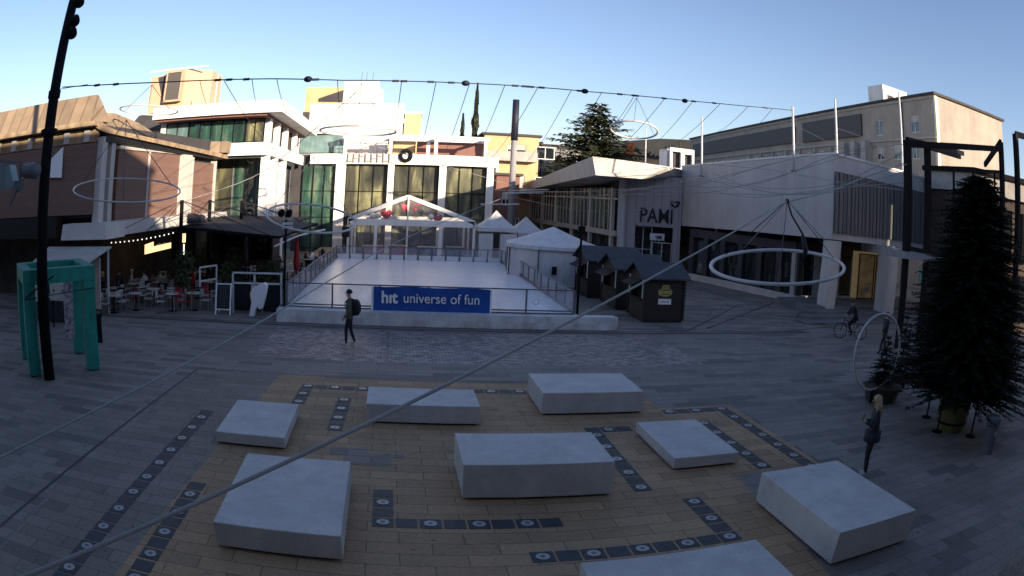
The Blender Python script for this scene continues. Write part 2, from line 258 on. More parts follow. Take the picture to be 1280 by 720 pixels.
# ------------------------------------------------------------------ object helpers
def wloc(o):
    v = Vector((0, 0, 0))
    while o: v += o.location; o = o.parent
    return v
SPLIT = dict(window_glazing='window',post='post',column='column',pilaster='pilaster',shop_pillar='shop_pillar',wing_column='wing_column',legs_frame='leg',frieze_block='frieze_block',beam='beam',mullion='mullion',
             thin_post='thin_post',rib='rib',light_bar='light_bar',stay_wire='stay_wire',bay='bay_window',cable_ties='cable_tie',kick_board='kick_board',side_curtain='side_curtain',louvre_panel='louvre_panel',pole='pole',
             balcony='balcony',terrace_wall='terrace_wall',ribbed_cladding='cladding_rib')
def goods(mb, mats_, name, label, cat, group):
    for q_ in mb.pieces():
        mt = mats_[q_.m[0]]; q_.m = [0]*len(q_.m); tag(q_.build(name, mt), label, cat, group)
class MB:
    def __init__(s): s.v = []; s.f = []; s.m = []; s.cm = 0; s.b = []
    def pieces(s):
        out = []; cuts = s.b+[(len(s.v),len(s.f))]
        for (v0,f0),(v1,f1) in zip(cuts,cuts[1:]):
            q = MB(); q.v = s.v[v0:v1]; q.f = [tuple(i-v0 for i in f) for f in s.f[f0:f1]]; q.m = s.m[f0:f1]; q.b = [(0,0)]; out.append(q)
        return out
    def add(s, vs, fs):
        s.b.append((len(s.v),len(s.f))); n = len(s.v); s.v += [Vector(p) for p in vs]; s.f += [tuple(i+n for i in f) for f in fs]; s.m += [s.cm]*len(fs); return s
    def box(s, x0, x1, y0, y1, z0, z1):
        return s.add([(x0,y0,z0),(x1,y0,z0),(x1,y1,z0),(x0,y1,z0),(x0,y0,z1),(x1,y0,z1),(x1,y1,z1),(x0,y1,z1)],
            [(0,3,2,1),(4,5,6,7),(0,1,5,4),(1,2,6,5),(2,3,7,6),(3,0,4,7)])
    def hexa(s, p): return s.add(p, [(0,3,2,1),(4,5,6,7),(0,1,5,4),(1,2,6,5),(2,3,7,6),(3,0,4,7)])
    def prism(s, plan, z0, z1):
        n = len(plan); z1f = z1 if callable(z1) else (lambda p: z1)
        return s.add([(p[0],p[1],z0) for p in plan]+[(p[0],p[1],z1f(p)) for p in plan],
            [tuple(range(n-1,-1,-1)), tuple(range(n,2*n))]+[(i,(i+1)%n,n+(i+1)%n,n+i) for i in range(n)])
    def wall(s, A, B, s0, s1, z0, z1, d0=0.0, d1=.3):
        """box on wall line A-B; depth measured inward"""
        A = Vector(A); B = Vector(B); t = (B-A).normalized(); n = Vector((t.y, -t.x))
        P = lambda a, d, z: tuple(A+t*a-n*d)+(z,)
        return s.hexa([P(s0,d0,z0),P(s1,d0,z0),P(s1,d1,z0),P(s0,d1,z0),P(s0,d0,z1),P(s1,d0,z1),P(s1,d1,z1),P(s0,d1,z1)])
    def beam(s, a, b, w, h=None, up=(0,0,1)):
        a = Vector(a); b = Vector(b); h = h or w; d = (b-a).normalized(); up = Vector(up)
        if abs(d @ up) > .98: up = Vector((1,0,0))
        x = d.cross(up).normalized()*w/2; y = x.cross(d).normalized()*h/2
        return s.hexa([a-x-y,a+x-y,b+x-y,b-x-y,a-x+y,a+x+y,b+x+y,b-x+y])
    def tube(s, pts, r, n=8, cap=True, closed=False):
        pts = [Vector(p) for p in pts]; rs = r if isinstance(r, (list, tuple)) else [r]*len(pts); k = len(pts)
        s.b.append((len(s.v),len(s.f))); base = len(s.v); up = None
        for i, p in enumerate(pts):
            if closed: d = (pts[(i+1)%k]-pts[(i-1)%k])
            else: d = pts[min(i+1,k-1)]-pts[max(i-1,0)]
            d.normalize()
            if up is None: up = Vector((0,0,1)) if abs(d.z) < .9 else Vector((1,0,0))
            x = d.cross(up).normalized(); y = x.cross(d).normalized(); up = y
            for j in range(n):
                a = 2*PI*j/n; s.v.append(p+x*math.cos(a)*rs[i]+y*math.sin(a)*rs[i])
        for i in range(k if closed else k-1):
            for j in range(n):
                a, b = base+i*n+j, base+i*n+(j+1)%n; c, d = base+((i+1)%k)*n+(j+1)%n, base+((i+1)%k)*n+j
                s.f.append((a,b,c,d)); s.m.append(s.cm)
        if cap and not closed:
            s.f.append(tuple(base+j for j in range(n-1,-1,-1))); s.f.append(tuple(base+(k-1)*n+j for j in range(n))); s.m += [s.cm]*2
        return s
    def lathe(s, c, prof, n=20, axis=None):
        s.b.append((len(s.v),len(s.f))); c = Vector(c); base = len(s.v)
        for r, z in prof:
            for j in range(n):
                a = 2*PI*j/n; s.v.append(c+Vector((r*math.cos(a), r*math.sin(a), z)))
        for i in range(len(prof)-1):
            for j in range(n):
                a, b = base+i*n+j, base+i*n+(j+1)%n; s.f.append((a,b,b+n,a+n)); s.m.append(s.cm)
        s.f.append(tuple(base+j for j in range(n-1,-1,-1))); s.f.append(tuple(base+(len(prof)-1)*n+j for j in range(n))); s.m += [s.cm]*2
        return s
    def torus(s, c, Rr, r, nx=None, ny=None, n=56, k=8):
        c = Vector(c); nx = Vector(nx or (1,0,0)); ny = Vector(ny or (0,1,0))
        return s.tube([c+nx*Rr*math.cos(2*PI*i/n)+ny*Rr*math.sin(2*PI*i/n) for i in range(n)], r, k, closed=True)
    def ball(s, c, r, n=10, m=7, sc=(1,1,1)):
        c = Vector(c)
        return s.lathe(c, [(max(.001,math.sin(PI*i/m))*r*sc[0], -math.cos(PI*i/m)*r*sc[2]) for i in range(m+1)], n)
    def build(s, name, material, parent=None, smooth=False, bevel=0, origin=None):
        if name in SPLIT and parent and 1 < len(s.b) <= 100:
            name = SPLIT[name]; return [q.build(name, material, parent, smooth, bevel) for q in s.pieces()][0]
        name = SPLIT.get(name, name)
        me = bpy.data.meshes.new(name)
        if parent: off = wloc(parent)
        elif origin: off = Vector(origin)
        elif s.v:
            xs = [p.x for p in s.v]; ys = [p.y for p in s.v]; zs = [p.z for p in s.v]
            off = Vector(((min(xs)+max(xs))/2, (min(ys)+max(ys))/2, min(zs)))
        else: off = Vector((0,0,0))
        me.from_pydata([tuple(p-off) for p in s.v], [], s.f)
        for mm in (material if isinstance(material, (list, tuple)) else [material]): me.materials.append(M(mm))
        if isinstance(material, (list, tuple)): me.polygons.foreach_set('material_index', s.m)
        bm = bmesh.new(); bm.from_mesh(me); bmesh.ops.recalc_face_normals(bm, faces=bm.faces); bm.to_mesh(me); bm.free()
        if smooth: me.polygons.foreach_set('use_smooth', [True]*len(me.polygons))
        o = bpy.data.objects.new(name, me); COL.objects.link(o)
        if parent: o.parent = parent
        else: o.location = off
        if bevel:
            b = o.modifiers.new('bevel', 'BEVEL'); b.width = bevel; b.segments = 2; b.limit_method = 'ANGLE'
        return o
def tag(o, label=None, cat=None, group=None, kind=None):
    if label: o['label'] = label
    if cat: o['category'] = cat
    if group: o['group'] = group
    if kind: o['kind'] = kind
    return o
def root(name, loc, label, cat, group=None, rz=0):
    o = bpy.data.objects.new(name, None); COL.objects.link(o); o.location = loc; o.rotation_euler = (0,0,rz); o.empty_display_size = .2
    return tag(o, label, cat, group)
def dup(o, loc, rz=0.0, label=None, group=None, parent=None):
    c = o.copy(); COL.objects.link(c)
    if parent is None:
        c.location = loc; c.rotation_euler = (0,0,rz)
        if label: c['label'] = label
        if group: c['group'] = group
    else: c.parent = parent
    for ch in list(o.children): dup(ch, None, 0, None, None, c)
    return c
def text(name, body, loc, size, material, parent=None, rot=(R(90),0,0), ext=.02, sx=1.0, align='CENTER', shear=0, bold=0.0):
    cu = bpy.data.curves.new(name, 'FONT'); cu.body = body; cu.size = size; cu.extrude = ext; cu.align_x = align; cu.offset = bold; cu.shear = shear
    tmp = bpy.data.objects.new(name+'_tmp', cu); COL.objects.link(tmp); dg = bpy.context.evaluated_depsgraph_get()
    me = bpy.data.meshes.new_from_object(tmp.evaluated_get(dg)); bpy.data.objects.remove(tmp)
    me.materials.clear(); me.materials.append(M(material)); me.transform(Matrix.Diagonal((sx,1,1,1)))
    o = bpy.data.objects.new(name, me); COL.objects.link(o); o.rotation_euler = rot
    if parent: o.parent = parent; o.location = Vector(loc)-wloc(parent)
    else: o.location = loc
    return o
def sheet(name, poly, z, material, kind='structure'):
    o = MB().add([(x,y,z) for x,y in poly], [tuple(range(len(poly)))]).build(name, material); return tag(o, kind=kind)
def holed_wall(mb, A, B, z0, z1, openings, thick=.3, L=None):
    L = L or (Vector(B)-Vector(A)).length
    xs = sorted({0, L} | {min(max(a,0),L) for o in openings for a in o[:2]}); zs = sorted({z0, z1} | {min(max(a,z0),z1) for o in openings for a in o[2:4]})
    for j in range(len(zs)-1):
        run = None
        for i in range(len(xs)-1):
            cx, cz = (xs[i]+xs[i+1])/2, (zs[j]+zs[j+1])/2
            solid = not any(o[0] < cx < o[1] and o[2] < cz < o[3] for o in openings)
            if solid: run = (run[0], xs[i+1]) if run else (xs[i], xs[i+1])
            if (not solid or i == len(xs)-2) and run: mb.wall(A, B, run[0], run[1], zs[j], zs[j+1], 0, thick); run = None
    return mb
def window(A, B, o, parent, nx=1, nz=1, fr=.06, fmat='white_metal', gmat='glass_dark', depth=.12, name='window', blind=0):
    s0, s1, z0, z1 = o; f = MB()
    f.wall(A,B,s0,s1,z0,z0+fr,depth-.04,depth+.04); f.wall(A,B,s0,s1,z1-fr,z1,depth-.04,depth+.04)
    for i in range(nx+1):
        c = s0+fr/2+(s1-s0-fr)*i/nx; f.wall(A,B,c-fr/2,c+fr/2,z0+fr,z1-fr,depth-.04,depth+.04)
    for k in range(1, nz):
        c = z0+(z1-z0)*k/nz
        for i in range(nx):
            a = s0+fr+(s1-s0-fr)*i/nx; b = s0+(s1-s0-fr)*(i+1)/nx; f.wall(A,B,a,b,c-fr/3,c+fr/3,depth-.035,depth+.035)
    w = f.build(name, fmat, parent)
    MB().wall(A,B,s0+fr*.5,s1-fr*.5,z0+fr*.5,z1-fr*.5,depth+.005,depth+.025).build('pane', gmat, w)
    if blind: MB().wall(A,B,s0+fr,s1-fr,z1-fr-(z1-z0)*blind,z1-fr,depth-.02,depth).build('blind', 'cream_board', w)
    return w
def off(A, B, s, d=0):
    A = Vector(A); B = Vector(B); t = (B-A).normalized(); n = Vector((t.y,-t.x)); return A+t*s+n*d
def catenary(a, b, sag, n=24):
    a = Vector(a); b = Vector(b); return [a.lerp(b, i/n)-Vector((0,0,sag*4*(i/n)*(1-i/n))) for i in range(n+1)]
# ------------------------------------------------------------------ ground
sheet('ground', [(-300,-200),(400,-200),(400,500),(-300,500)], 0, 'asphalt')
sheet('plaza_paving', [(-60,-1),(48,-1),(48,62),(-60,62)], .004, 'slab_grey')
sheet('warm_paving', [(-6.4,4),(-4.2,4),(-3.2,18.55),(-5.75,18.55)], .008, 'slab_warm')
sheet('tan_paving', [(-4.2,4),(5.6,4),(6.2,11.0),(8.3,11.0),(8.3,15.8),(6.3,15.8),(6.3,18.4),(-3.2,18.55)], .008, 'slab_tan')
for i, (x0, x1, y0, y1) in enumerate([(-1.3,-.55,12.6,13.05),(-.55,.15,12.6,12.78),(-1.0,-.1,12.15,12.6),(-1.5,-.85,11.9,12.15),(-2.2,-1.3,11.8,12.1)]):
    sheet('grey_paving_patch', [(x0,y0),(x1,y0),(x1,y1),(x0,y1)], .012, 'slab_warm')
sheet('cobble_strip', [(-4.45,20.5),(9.6,20.5),(9.6,25.4),(-4.45,25.4)], .008, 'cobble')
sheet('paving_joint', [(-.30,20.5),(-.22,20.5),(-.22,25.4),(-.30,25.4)], .012, 'slab_grey')
for (x0, x1, y0, y1) in [(-40,17.5,25.75,25.95),(-40,17.5,26.22,26.3)]:
    sheet('drainage_slot', [(x0,y0),(x1,y0),(x1,y1),(x0,y1)], .012, 'dark_tile')
sheet('paving_joint', [(-6.9,4),(-6.84,4),(-5.75,18.55),(-5.81,18.55)], .012, 'dark_tile')
sheet('paving_joint', [(-5.81,18.55),(6.3,18.45),(6.3,18.49),(-5.81,18.6)], .012, 'dark_tile')
for p in [((8.6,31),(16.5,38)),((12.6,27.0),(21,35.5)),((15.6,26.1),(23.2,28.2)),((11.5,26.5),(17.6,33.9))]:
    a, b = Vector(p[0]), Vector(p[1]); t = (b-a).normalized(); n = Vector((t.y,-t.x))*.05
    sheet('paving_joint', [tuple(a-n),tuple(b-n),tuple(b+n),tuple(a+n)], .012, 'dark_tile')
# dark paver rows with round floor lights
rows = [  # (start, step vector, count, first light index offset, light label)
 ((-4.44,14.56),(-.0165,-.375),26,1,'round white floor light in the long dark tile row left of the small left bench'),
 ((-3.56,10.38),(-.012,-.385),12,1,'round white floor light in the dark tile row beside the big left bench'),
 ((-2.28,17.48),(.36,0),6,0,'round white floor light in the dark tile row behind the back left bench'),
 ((-2.31,17.12),(-.01,-.36),4,1,'round white floor light in the short dark tile leg behind the small left bench'),
 ((-1.24,16.4),(-.01,-.36),7,0,'round white floor light in the dark tile row left of the back left bench'),
 ((-.235,10.84),(0,-.385),4,1,'round white floor light in the short leg of the L shaped tile row'),
 ((.125,9.69),(.368,0),7,1,'round white floor light in the long leg of the L shaped tile row'),
 ((1.98,8.52),(.368,0),9,0,'round white floor light in the tile row behind the bench cut by the frame'),
 ((4.92,8.9),(-.005,.38),4,1,'round white floor light in the tile leg left of the large right bench'),
 ((4.2,14.32),(.36,0),3,1,'round white floor light in the short tile row behind the central bench'),
 ((4.2,13.95),(0,-.38),9,0,'round white floor light in the tile row right of the central bench'),
 ((6.45,15.46),(.365,0),5,0,'round white floor light in the tile row behind the small right bench'),
 ((7.93,15.08),(.008,-.38),12,1,'round white floor light in the outer tile row beside the thin slab bench'),
 ((6.95,14.4),(.005,-.38),9,0,'round white floor light in the inner tile row right of the small right bench'),
 ((1.7,17.56),(.36,0),5,0,'round white floor light in the tile row between the two back benches')]
fl = root('floor_light', (0,0,-5), 'x', 'floor light', 'round floor lights set in the dark tile rows')
MB().box(-.165,.165,-.165,.165,-5+.002,-5+.012).build('surround', 'dark_tile', fl, bevel=.003)
_m = MB(); _m.lathe((0,0,-5), [(.10,.012),(.10,.020),(.094,.022),(.04,.022)], 24); _m.build('disc', 'lamp_disc', fl)
MB().lathe((0,0,-5), [(.04,.022),(.04,.025),(.03,.026)], 12).build('hub', 'grey_metal', fl)
first = True
for (sx, sy), (dx, dy), n, ph, lab in rows:
    m = MB()
    for i in range(n):
        x, y = sx+dx*i, sy+dy*i
        jx, jy = abs(dx) > abs(dy), abs(dy) > abs(dx)
        m.box(x-.165, x+.165, y-.165, y+.165, .008, .0135)
        if i % 2 == ph:
            if first: fl.location = (x,y,.004); fl['label'] = lab; first = False
            else: dup(fl, (x,y,.004), 0, lab)
    tag(m.build('dark_tile_row_paving', 'dark_tile'), kind='structure')
# ------------------------------------------------------------------ stone benches
benches = [
 (2.32,11.46,2.51,1.62,.66,'large pale stone block bench in the middle of the tan paving'),
 (.59,15.4,2.44,1.40,.45,'long low stone block bench at the back left crossed by the cable'),
 (4.51,16.4,2.43,1.85,.55,'tall stone block bench farthest back at the edge of the tan paving'),
 (5.79,12.78,1.43,2.38,.27,'small thin stone slab bench right of the central bench'),
 (6.85,8.25,1.78,2.78,.60,'large stone block bench at the right edge of the tan paving beside the standing woman'),
 (-2.93,13.81,1.50,2.33,.27,'small thin stone slab bench at the left beside the long tile row'),
 (-1.72,9.74,1.88,2.91,.44,'big long stone block bench at the left front'),
 (3.53,6.36,2.58,2.35,.44,'stone block bench cut off by the bottom edge of the picture')]
for (x,y,w,d,h,lab) in benches:
    r = root('stone_bench', (x,y,0), lab, 'bench', 'stone block benches on the tan paving')
    MB().box(x-w/2,x+w/2,y-d/2,y+d/2,.05,h).build('block', 'bench_stone', r, bevel=.012)
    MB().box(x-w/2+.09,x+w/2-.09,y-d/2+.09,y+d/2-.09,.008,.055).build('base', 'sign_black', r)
# ------------------------------------------------------------------ rink
ZI = .50
rk = root('ice_rink', (1.3,37.5,0), 'white ice rink with raised skirted base and low railings', 'ice rink')
MB().box(-4.35,6.95,27.1,48.6,ZI-.1,ZI).build('ice_sheet', 'ice', rk)
m = MB()
# rippled tarpaulin skirt along the front
def skirt(m, a, b, z0, z1, n=90, amp=.03, seed=1):
    rnd = random.Random(seed); a = Vector(a); b = Vector(b); t = (b-a).normalized(); nn = Vector((t.y,-t.x)); vs = []; fs = []
    ph = [rnd.random()*6 for _ in range(5)]
    for i in range(n+1):
        s = i/n; L = (b-a).length*s
        w = amp*(math.sin(L*3.1+ph[0])+.6*math.sin(L*7.7+ph[1])+.4*rnd.uniform(-1,1)); w2 = amp*.4*math.sin(L*5+ph[2])
        for k, z in enumerate((z0, z0+(z1-z0)*.5, z1)):
            p = a+t*L+nn*((w, w2+.01, 0)[k]); vs.append((p.x,p.y,z+(0,0,.015*math.sin(L*4+ph[3]))[k]))
    for i in range(n):
        for k in range(2):
            q = i*3+k; fs.append((q,q+3,q+4,q+1))
    m.add(vs, fs)
skirt(m, (-4.68,26.46), (8.42,26.46), .012, .50); skirt(m, (-4.68,29), (-4.68,26.46), .012, .50, 20); skirt(m, (8.42,26.46), (8.42,27.05), .012, .50, 6)
m.box(-4.67,8.41,26.47,27.05,.47,.495)
m.build('skirt', 'tarp', rk)
MB().box(-4.5,7.1,27.06,48.7,.01,ZI-.11).build('base', 'grey_metal', rk)
def fence(a, b, z0, z1, n, panel='plexi', railr=.03, low=.12):
    a = Vector(a); b = Vector(b); m = MB()
    for i in range(n+1):
        p = a.lerp(b, i/n); m.beam((p.x,p.y,z0), (p.x,p.y,z1), .07)
    for z in (z1, z0+low, z0+.02): m.beam((a.x,a.y,z), (b.x,b.y,z), .05)
    f = m.build('fence_frame', 'grey_metal', rk)
    t = (b-a).normalized()
    for i in range(n):
        p, q = a.lerp(b, i/n)+t*.05, a.lerp(b, (i+1)/n)-t*.05
        pp = MB().beam((p.x,p.y,(z0+z1)/2), (q.x,q.y,(z0+z1)/2), .012, z1-z0-.1); pp.build('fence_panel', panel, f)
FT = 1.42
fence((-4.35,27.15), (6.78,27.1), ZI, FT, 6)
fence((-4.4,27.2), (-4.25,48.5), ZI, FT-.05, 11)
fence((6.85,27.2), (7.0,48.5), ZI, FT-.1, 12)
fence((-4.25,48.6), (7.0,48.6), ZI, FT-.1, 12)
# white dasher boards behind the back fence, seen as short white panels
m = MB()
for i in range(12): m.box(-4.15+.93*i, -3.35+.93*i, 48.45, 48.5, ZI, ZI+.32)
m.build('kick_board', 'white_metal', rk)
# round sign rings on the front panels
for x in (-3.6, 5.3):
    MB().torus((x,27.12,ZI+.45), .11, .02, (1,0,0), (0,0,1), 20, 6).build('life_ring_mark', 'sign_white', rk)
bn = root('banner', (1.35,27.02,.48), 'blue banner reading hit universe of fun hung on the rink railing', 'banner')
m = MB(); n = 60; vs = []; fs = []; x0, x1 = -.88, 3.53
for i in range(n+1):
    x = x0+(x1-x0)*i/n
    for k in range(7):
        z = .47+(1.40-.47)*k/6; vs.append((x, 26.99+.012*math.sin(x*5+k)+.01*math.sin(x*11-k*1.3), z+.012*math.sin(x*3)))
for i in range(n):
    for k in range(6): q = i*7+k; fs.append((q,q+7,q+8,q+1))
m.add(vs, fs); m.build('cloth', 'banner_blue', bn)
MB().box(-.96,-.885,26.99,27.0,.5,1.38).build('white_edge', 'sign_white', bn)
MB().box(3.535,3.6,26.99,27.0,.5,1.38).build('white_edge', 'sign_white', bn)
text('lettering_hit', 'hıt', (-.58,26.95,.80), .62, 'sign_white', bn, sx=.95, align='LEFT', bold=.018)
text('lettering_universe', 'universe of fun', (.25,26.95,.82), .52, 'sign_white', bn, sx=.93, align='LEFT', bold=.002)
# ------------------------------------------------------------------ marquee and tents behind the rink
def PX(u, v, y): return AY(u, v, y)
MY = 50.6
ap = PX(511,246,MY); el = PX(436,272,MY); er = PX(593,281,MY)
mq = root('marquee', ((el.x+er.x)/2,MY+4,0), 'clear sided gable marquee with white frame behind the rink', 'marquee')
m = MB(); zl, zr = el.z, er.z; ze = (zl+zr)/2
def frame_gable(m, y, w=.16):
    a = (el.x,y,ze); b = (er.x,y,ze); c = (ap.x,y,ap.z)
    m.beam(a, c, w, .28); m.beam(c, b, w, .28); m.beam((el.x,y,ze-.15), (er.x,y,ze-.15), w, .44)
    for x in (el.x, er.x): m.beam((x,y,.01), (x,y,ze), w)
frame_gable(m, MY); frame_gable(m, MY+4); frame_gable(m, MY+8)
m.beam((ap.x,MY-.02,.01), (ap.x,MY-.02,ap.z), .3, .12)
for u in (469,550): x = PX(u,300,MY).x; m.beam((x,MY,.01), (x,MY,ze-.36), .22)
for x, z in ((el.x,ze),(er.x,ze),(ap.x,ap.z)): m.beam((x,MY,z), (x,MY+8,z), .14)
m.build('frame', 'white_wall', mq)
m = MB(); m.add([(el.x,MY+.05,.02),(er.x,MY+.05,.02),(er.x,MY+.05,ze),(ap.x,MY+.05,ap.z),(el.x,MY+.05,ze)], [(0,1,2,3,4)])
m.add([(el.x,MY+.06,.02),(el.x,MY+8,.02),(el.x,MY+8,ze),(el.x,MY+.06,ze)], [(0,1,2,3)]); m.add([(er.x,MY+.06,.02),(er.x,MY+8,.02),(er.x,MY+8,ze),(er.x,MY+.06,ze)], [(0,1,2,3)])
m.build('clear_wall', 'pvc', mq)
m = MB()
m.add([(el.x,MY+.1,ze+.1),(ap.x,MY+.1,ap.z+.1),(ap.x,MY+8,ap.z+.1),(el.x,MY+8,ze+.1)], [(0,1,2,3)]); m.add([(er.x,MY+.1,ze+.1),(ap.x,MY+.1,ap.z+.1),(ap.x,MY+8,ap.z+.1),(er.x,MY+8,ze+.1)], [(0,1,2,3)])
m.build('clear_roof', 'pvc_roof', mq)
MB().box(el.x+.2,er.x-.2,MY+.3,MY+8,.01,.06).build('floor_deck', 'interior_warm', mq)
def heart(nm, c, r, lab, grp):
    prof = []; n = 28
    for i in range(n):
        t = 2*PI*i/n; prof.append((16*math.sin(t)**3/16*r, (13*math.cos(t)-5*math.cos(2*t)-2*math.cos(3*t)-math.cos(4*t))/16*r))
    m = MB(); vs = [(c[0]+x,c[1]-.06*0-.12,c[2]+z) for x,z in prof]+[(c[0]+x,c[1]+.12,c[2]+z) for x,z in prof]+[(c[0],c[1]-.22,c[2]),(c[0],c[1]+.22,c[2])]
    fs = [(i,(i+1)%n,n+(i+1)%n,n+i) for i in range(n)]+[(i,2*n,(i+1)%n) for i in range(n)]+[(n+i,n+(i+1)%n,2*n+1) for i in range(n)]
    m.add(vs, fs); return tag(m.build(nm, 'red', smooth=True), lab, 'balloon', grp)
for (u,v,r,lab) in [(505,258,.42,'left of the two big red heart balloons hanging at the peak of the marquee'),(519,258,.42,'right of the two big red heart balloons hanging at the peak of the marquee'),
                    (483,268,.42,'red balloon hanging above the beam in the left half of the marquee'),(547,273,.36,'red balloon hanging above the beam in the right half of the marquee')]:
    p = PX(u,v,MY+1.0); heart('red_balloon', tuple(p), r, lab, 'red balloons in the marquee')
for (u,v,lab) in [(466,270,'white balloon hanging at the far left inside the marquee'),(473,269,'white balloon beside the left red balloon in the marquee'),(539,271,'white balloon beside the right red balloon in the marquee')]:
    p = PX(u,v,MY+1.0); tag(MB().ball(p,.24,14,10).build('white_balloon', 'sign_white', smooth=True), lab, 'balloon', 'white balloons in the marquee')
# counters, tables and benches inside the marquee
for (x,y,w,lab,mt) in [(-1.9,53.5,1.6,'red covered bar table in the left bay of the marquee','red_cloth'),(.0,54.5,1.5,'red covered bar table left of the middle post of the marquee','red_cloth'),(2.2,53.6,1.5,'dark bar table right of the middle post of the marquee','dark_canvas'),(4.3,54.4,1.4,'dark bar table in the right bay of the marquee','dark_canvas')]:
    t = root('bar_table', (x,y,.06), lab, 'table', 'bar tables in the marquee')
    MB().box(x-w/2,x+w/2,y-.35,y+.35,1.02,1.08).build('table_top', 'cream_board', t)
    m = MB(); [m.beam((x+sx*w*.42,y+sy*.28,.06),(x+sx*w*.42,y+sy*.28,1.02),.06) for sx in (-1,1) for sy in (-1,1)]; m.build('legs_frame', 'dark_metal', t)
    MB().box(x-w*.46,x+w*.46,y-.33,y+.33,.35,1.0).build('cloth', mt, t)
    for k in range(3):
        pass
# small dark speaker box on the fence left of marquee
p = PX(432,290,49.3); sp = root('loudspeaker', (p.x,49.3,0), 'small dark loudspeaker on a pole at the back left corner of the rink', 'loudspeaker')
MB().beam((p.x,49.3,.01),(p.x,49.3,p.z-.3),.06).build('pole', 'dark_metal', sp); MB().box(p.x-.25,p.x+.25,49.1,49.45,p.z-.35,p.z+.35).build('case', 'dark_metal', sp, bevel=.03)
MB().box(p.x-.18,p.x+.18,49.08,49.098,p.z-.28,p.z+.28).build('grille', 'black_fabric', sp)
def pagoda(name, cx, cy, w, d, ze, zp, lab, wall=True, curve=.35, open_front=None, seams=True, z0=.02):
    t = root(name, (cx,cy,0), lab, 'tent'); m = MB(); n = 8; rings = []
    for k in range(n+1):
        f = k/n; z = ze+(zp-ze)*(f**(1+curve)); q = 1-f
        rings.append([(cx-w/2*q,cy-d/2*q,z),(cx+w/2*q,cy-d/2*q,z),(cx+w/2*q,cy+d/2*q,z),(cx-w/2*q,cy+d/2*q,z)])
    vs = [p for r_ in rings for p in r_]; fs = []
    for k in range(n):
        for j in range(4): a = k*4+j; b = k*4+(j+1)%4; fs.append((a,b,b+4,a+4))
    m.add(vs, fs)
    m.box(cx-w/2,cx+w/2,cy-d/2-.01,cy-d/2+.01,ze-.28,ze); m.box(cx-w/2-.01,cx-w/2+.01,cy-d/2+.02,cy+d/2,ze-.28,ze); m.box(cx+w/2-.01,cx+w/2+.01,cy-d/2+.02,cy+d/2,ze-.28,ze)
    m.build('roof', 'tent', t)
    fr = MB()
    for sx in (-1,1):
        for sy in (-1,1): fr.beam((cx+sx*(w/2-.06),cy+sy*(d/2-.06),z0),(cx+sx*(w/2-.06),cy+sy*(d/2-.06),ze-.02),.07)
    fr.build('post', 'grey_metal', t)
    if wall:
        m = MB()
        for (a,b) in (((cx-w/2+.05,cy-d/2+.05),(cx+w/2-.05,cy-d/2+.05)),((cx-w/2+.05,cy+d/2-.05),(cx-w/2+.05,cy-d/2+.05)),((cx+w/2-.05,cy-d/2+.05),(cx+w/2-.05,cy+d/2-.05))):
            skirt(m, a, b, z0, ze-.1, 40, .05, int(cx*10)+len(m.v))
        m.build('side_wall', 'tent', t)
    return t
T1 = PX(620,264,52); 
pagoda('pagoda_tent', 7.05, 52.6, 2.9, 2.9, 2.72, 3.95, 'white peaked pagoda tent right beside the marquee', wall=False)
MB().box(5.75,8.35,53.9,53.95,.02,2.6).build('back_wall_tmp', 'tent', bpy.data.objects['pagoda_tent']).name = 'back_wall'
m = MB(); skirt(m, (5.7,51.2),(6.7,51.2),.02,2.3,16,.05,3); skirt(m,(7.2,51.2),(8.4,51.2),.02,2.3,16,.05,5); m.build('side_curtain','tent',bpy.data.objects['pagoda_tent'])
MB().box(6.75,7.15,51.15,51.2,1.3,2.4).build('notice_board', 'sign_black', bpy.data.objects['pagoda_tent'])
pagoda('pagoda_tent', 9.6, 54.6, 2.8, 2.8, 2.35, 3.55, 'smaller white pagoda tent behind the dark lighting mast', wall=True)
# big tent beside the rink (eight sided, low peak)
tc = Vector((9.1,42.3)); t2 = root('party_tent', (tc.x,tc.y,0), 'wide white octagonal tent with closed sides right of the rink', 'tent')
n = 8; rad = 2.75; oct_ = [(tc.x+rad*1.0*math.cos(2*PI*(i+.35)/n), tc.y+rad*1.15*math.sin(2*PI*(i+.35)/n)) for i in range(n)]
m = MB(); vs = []; K = 5
for k in range(K+1):
    f = k/K; z = 2.28+(3.3-2.28)*f**1.15
    for (x,y) in oct_: vs.append((tc.x+(x-tc.x)*1.06*(1-f), tc.y+(y-tc.y)*1.06*(1-f), z))
fs = [(k*n+j,k*n+(j+1)%n,(k+1)*n+(j+1)%n,(k+1)*n+j) for k in range(K) for j in range(n)]
m.add(vs, fs)
for j in range(n):
    a, b = oct_[j], oct_[(j+1)%n]; A_ = [tc.x+(a[0]-tc.x)*1.06, tc.y+(a[1]-tc.y)*1.06]; B_ = [tc.x+(b[0]-tc.x)*1.06, tc.y+(b[1]-tc.y)*1.06]
    m.add([(A_[0],A_[1],2.08),(B_[0],B_[1],2.08),(B_[0],B_[1],2.28),(A_[0],A_[1],2.28)], [(0,1,2,3)])
m.build('roof', 'tent', t2)
m = MB()
for j in range(n): skirt(m, oct_[j], oct_[(j+1)%n], .10, 2.25, 22, .045, j)
m.build('side_wall', 'tent', t2)
m = MB()
for (x,y) in oct_: m.beam((tc.x+(x-tc.x)*1.02,tc.y+(y-tc.y)*1.02,.02),(tc.x+(x-tc.x)*1.02,tc.y+(y-tc.y)*1.02,2.2),.07)
m.build('pole', 'grey_metal', t2)
MB().prism([(tc.x+(x-tc.x)*1.08,tc.y+(y-tc.y)*1.08) for x,y in oct_], .01, .12).build('floor_deck', 'concrete', t2)
